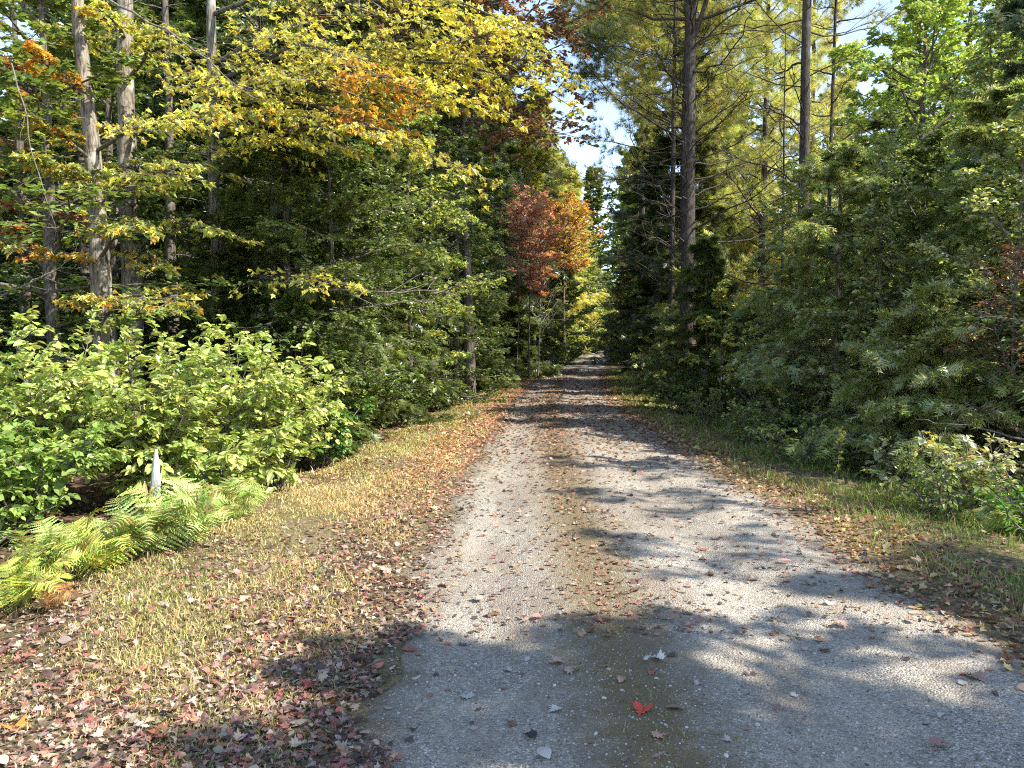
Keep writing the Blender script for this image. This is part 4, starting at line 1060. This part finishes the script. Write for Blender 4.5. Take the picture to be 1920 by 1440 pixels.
def litter(name, label, n, ufun, y0, y1, cols, size, seed, prob=None, lift=.012, tilt=.35):
    global rg
    rg = np.random.default_rng(seed)
    x, y, u = scatter_uy(n, ufun, y0, y1)
    if prob is not None:
        k = rg.random(n) < prob(x, y, u); x, y, u = x[k], y[k], u[k]
    g = Geo(); m = len(x)
    sh = rg.integers(0, len(shapes), m)
    for s in range(len(shapes)):
        i = np.where(sh == s)[0]; a = rg.uniform(0, 6.28, len(i))
        d = np.stack([np.cos(a), np.sin(a), rg.normal(0, tilt * .6, len(i))], -1)
        nn = np.array([0, 0, 1.]) + rg.normal(0, tilt, (len(i), 3))
        flip = rg.random(len(i)) < .3; nn[flip] *= -1
        far = np.clip(y[i] / 9, 1, 1.7)
        sz = size * np.exp(rg.normal(0, .28, len(i))) * far
        pos = np.stack([x[i], y[i], ground_h(x[i], y[i]) + lift * rg.uniform(.3, 1.6, len(i)) + flip * .01], -1)
        inst(g, shapes[s], pos, d, nn, sz, cols(len(i), u[i], y[i]))
    return tag(g.build(name, M_DRY), label, "leaf litter", None, "stuff")
PINKBR = [(.27, .18, .125), (.38, .29, .215), (.17, .105, .07), (.4, .33, .25), (.1, .065, .045), (.26, .15, .11)]
def lc_sunny(n, u, y):
    a = palette(rg, n, PINKBR + [(.33, .12, .09), (.09, .05, .04)]); b = palette(rg, n, [(.52, .28, .14), (.44, .18, .1), (.56, .38, .22), (.4, .22, .13), (.3, .15, .09)])
    return np.where((rg.random(n) < np.clip((y - 6) / 5, .06, .85))[:, None], b, a)
def pr_sunny(x, y, u):
    band = np.exp(-((u + 2.05) / .42) ** 2)
    near = np.exp(-((y - 3) / 2.0) ** 2) * .6
    return np.clip((band * .95 + near * (u > -4) + .10 + .3 * clumpy(x, y, .8, 2)) * (u < -1.56 + .1 * np.sin(y * 3) + .06 * np.sin(y * 9)), 0, 1)
litter("leaf_litter", "brown and pinkish fallen leaves carpeting the sunny verge", 58000, lambda n, y: rg.uniform(-4.4, -1.4, n), 2.2, 36, lc_sunny, .035, 601, pr_sunny)
def pr_shady(x, y, u):
    return np.clip(np.exp(-((u - 2.0) / .42) ** 2) * 1.1 + .2 * (u > 2) + .15 * clumpy(x, y, 1, 4), 0, 1)
litter("leaf_litter", "rusty fallen leaves lining the gravel's shady edge", 24000, lambda n, y: rg.uniform(1.35, 4.5, n), 3.2, 40,
       lambda n, u, y: palette(rg, n, [(.36, .2, .11), (.28, .13, .07), (.45, .32, .2), (.2, .1, .06), (.5, .36, .14)]), .046, 602, pr_shady)
litter("leaf_litter", "brown leaf crumbs thinly strewn over the gravel lane", 20000, lambda n, y: rg.uniform(-1.7, 1.7, n), 4.2, 45,
       lambda n, u, y: palette(rg, n, [(.16, .1, .07), (.26, .15, .09), (.1, .07, .05), (.36, .26, .17), (.34, .16, .1)]), .036, 603,
       lambda x, y, u: np.clip(.18 + .5 * np.exp(-((u + .4) / .3) ** 2) + np.clip((y - 7) / 12, 0, .6) + .35 * (np.abs(u) > 1.35), 0, 1))
litter("leaf_litter", "brown leaf mould under the trees on both sides", 9000, lambda n, y: np.where(rg.random(n) < .5, rg.uniform(-9, -3.8, n), rg.uniform(3.8, 9, n)), 4, 30,
       lambda n, u, y: palette(rg, n, PINKBR + [(.16, .1, .06)]), .07, 604)

# pebbles of the lane (beyond counting)
def stones(n):
    rg = np.random.default_rng(9)
    y = 2.3 * (9 / 2.3) ** rg.random(n); u = rg.uniform(-1.66, 1.66, n); x = road_x(u, y)
    ico = np.array([(0, 0, -1), (.72, .53, -.45), (-.28, .85, -.45), (-.89, 0, -.45), (-.28, -.85, -.45), (.72, -.53, -.45),
                    (.28, .85, .45), (-.72, .53, .45), (-.72, -.53, .45), (.28, -.85, .45), (.89, 0, .45), (0, 0, 1)])
    fc = np.array([(0, 2, 1), (0, 3, 2), (0, 4, 3), (0, 5, 4), (0, 1, 5), (1, 2, 6), (2, 3, 7), (3, 4, 8), (4, 5, 9), (5, 1, 10), (1, 6, 10), (2, 7, 6), (3, 8, 7), (4, 9, 8), (5, 10, 9),
                   (6, 7, 11), (7, 8, 11), (8, 9, 11), (9, 10, 11), (10, 6, 11)])
    g = Geo()
    for k in range(8):
        i = np.arange(k, n, 8)
        t = ico * rg.uniform(.75, 1.2, (12, 1)) * [1, .8, .55]
        a = rg.uniform(0, 6.28, len(i)); d = np.stack([np.cos(a), np.sin(a), 0 * a], -1)
        sz = .0035 * np.exp(rg.normal(0, .45, len(i)))
        pos = np.stack([x[i], y[i], ground_h(x[i], y[i]) + .003 + sz * .1], -1)
        inst(g, (t, [fc]), pos, d, np.array([0, 0, 1.]) + rg.normal(0, .1, (len(i), 3)), sz, palette(rg, len(i), [(.19, .175, .15), (.3, .28, .24), (.36, .33, .28), (.11, .1, .09)]))
    return tag(g.build("gravel", M_STONE), "loose grey gravel stones on the near lane", "gravel", None, "stuff")
M_STONE = leaf_mat("stone", 0.0, .8, .3, 0)
stones(26000)

# fallen leaves one can pick out on the gravel
def leaf_obj(shape, cols, x, y, size, rz, label, group, flip=False, name="fallen_leaf"):
    g = Geo(); v, f = shape
    c = palette(rg, 1, cols, None, .05)[0]
    g.add(v * size, f, c)
    me = g.mesh("fallen_leaf", True); me.materials.append(M_DRY)
    o = bpy.data.objects.new(name, me); C.objects.link(o)
    o.location = (x, y, float(ground_h(x, y)) + .008 + (size * .3 if flip else 0)); o.rotation_euler = (math.pi if flip else 0, 0, rz)
    return tag(o, label, "leaf", group)
rg = np.random.default_rng(808)
GL = "fallen leaves scattered on the gravel"
def gy(py): return 1.6 * F / (py - 640)
for (px, py, s, k, col, lab, fl) in [
    (1215, 1345, .085, 0, [(.75, .09, .06)], "bright red leaf lying on the mossy middle strip", 0),
    (1465, 1057, .085, 2, [(.62, .32, .27)], "salmon pink leaf alone on the grey gravel", 1),
    (1762, 1405, .085, 4, [(.4, .2, .18)], "dull pink curled leaf lowest on the gravel", 1),
    (1840, 1278, .085, 1, [(.32, .2, .17)], "crumpled brown pink leaf near the shady edge", 0),
    (1465, 1350, .07, 3, [(.2, .12, .1)], "narrow dark brown leaf lying alone on grey gravel", 0),
    (1050, 1338, .06, 6, [(.55, .55, .52)], "curled whitish leaf turned up on its edge", 0),
    (1008, 1388, .06, 7, [(.05, .045, .04)], "nearly black shrivelled leaf beside the whitish curled one", 0),
    (1012, 1418, .08, 8, [(.5, .47, .42)], "flat pale grey leaf at the bottom of the gravel", 1),
    (1250, 1152, .07, 9, [(.3, .28, .25)], "dark and pale curled leaf at the sun streak's end", 0),
    (1000, 1165, .075, 4, [(.6, .3, .25)], "pinkish leaf in the sunlit streak", 1),
    (1055, 1250, .075, 10, [(.42, .28, .22)], "pinkish tan leaf standing on its points", 0),
    (1060, 1270, .07, 0, [(.4, .3, .22)], "tan leaf touching the pinkish one", 1),
    (1175, 1283, .06, 5, [(.42, .26, .18)], "small tan leaf above the bright red one", 0),
    (1250, 1250, .07, 1, [(.5, .48, .44)], "pale leaf with a dark shaded fold", 0),
    (1222, 1247, .06, 3, [(.45, .45, .38)], "small greenish pale leaf next to the folded one", 1),
    (1595, 1175, .085, 0, [(.5, .34, .28)], "faded pink leaf midway across the gravel", 1),
    (1735, 1150, .085, 2, [(.46, .34, .24)], "tan leaf just inside the shady edge", 0),
    (880, 1310, .07, 6, [(.42, .4, .36)], "greyish leaf near the sunny edge of the gravel", 0),
    (760, 1225, .07, 7, [(.36, .1, .08)], "dark red leaf beside the sunny leaf band", 0),
    (1230, 1400, .07, 4, [(.48, .26, .18)], "rust brown leaf below the bright red one", 0),
    (1255, 1345, .065, 11, [(.25, .17, .12)], "brown leaf just beside the bright red leaf", 0),
    (1345, 1078, .07, 1, [(.2, .12, .09)], "dark brown leaf before the long sun streak", 0),
    (1325, 1030, .07, 10, [(.34, .15, .1)], "rusty leaf in the middle of the long sun streak", 0),
    (905, 1120, .08, 4, [(.42, .34, .28)], "buff leaf in the shade stripe by the sunny edge", 1),
    (10, 1338, .1, 0, [(.75, .28, .05)], "bright orange leaf in the grass at the edge of the view", 0),
    (385, 1130, .08, 4, [(.5, .14, .11)], "red leaf lying high in the sunny grass", 0),
    (580, 1290, .08, 1, [(.5, .1, .08)], "red leaf among brown ones on the sunny verge", 0),
    (270, 1385, .08, 0, [(.45, .14, .07)], "rust red leaf low in the sunny grass", 0),
    (400, 1400, .08, 4, [(.6, .2, .08)], "orange red leaf deep in the brown litter", 0)]:
    Y = gy(py); X = (px - 960) * Y / F
    leaf_obj(shapes[k], col, X, Y, s * 1.15, rg.uniform(0, 6.28), lab, GL if px > 650 else "bright leaves in the sunny grass", bool(fl))
base = []
cl_ = [[(.16, .1, .07)], [(.28, .17, .12)], [(.4, .3, .24)], [(.1, .07, .055)], [(.34, .13, .09)], [(.48, .42, .36)]]
n_l = 0
small = {}
for _ in range(2000):
    if n_l >= 230: break
    y = 2.7 * (12 / 2.7) ** rg.random() ** .9; u = rg.uniform(-1.6, 1.55); x = float(road_c(y)) + u
    if abs(x / y * F) > 970: continue
    k = int(rg.integers(12)); c = int(rg.integers(6))
    key = (k, c)
    s = .045 * math.exp(rg.normal(0, .3))
    if n_l < 40:
        o = leaf_obj(shapes[k], cl_[c], x, y, .045, rg.uniform(0, 6.28), "", GL); base.append((o, k, c))
    else:
        o, k, c = base[int(rg.integers(len(base)))]; o = o.copy(); C.objects.link(o)
    o.location = (x, y, float(ground_h(x, y)) + .007)
    o.scale = (s / .045,) * 3; o.rotation_euler = (rg.normal(0, .15), rg.normal(0, .15), rg.uniform(0, 6.28))
    tag(o, None, "leaf", "small dry leaves on the gravel")
    colour = ["dark brown", "brown", "buff", "nearly black", "rusty", "pale grey"][c]
    form = ['star shaped', 'star shaped', 'oval', 'lobed', 'star shaped', 'oval'][k % 6]
    where = "at the sunny edge" if u < -1.35 else "on the sunny wheel track" if u < -.75 else "on the mossy strip" if u < -.1 else "on the shady wheel track" if u < 1.0 else "at the shady edge"
    small.setdefault("small %s %s leaf %s" % (colour, form, where), []).append((y, n_l, o))
    n_l += 1
for l, v in small.items():
    for k, (_, _, o) in enumerate(sorted(v, key=lambda q: q[:2])):
        o["label"] = l if len(v) == 1 else "%s, %s one up the lane" % (l, ORD[min(k, 29)])
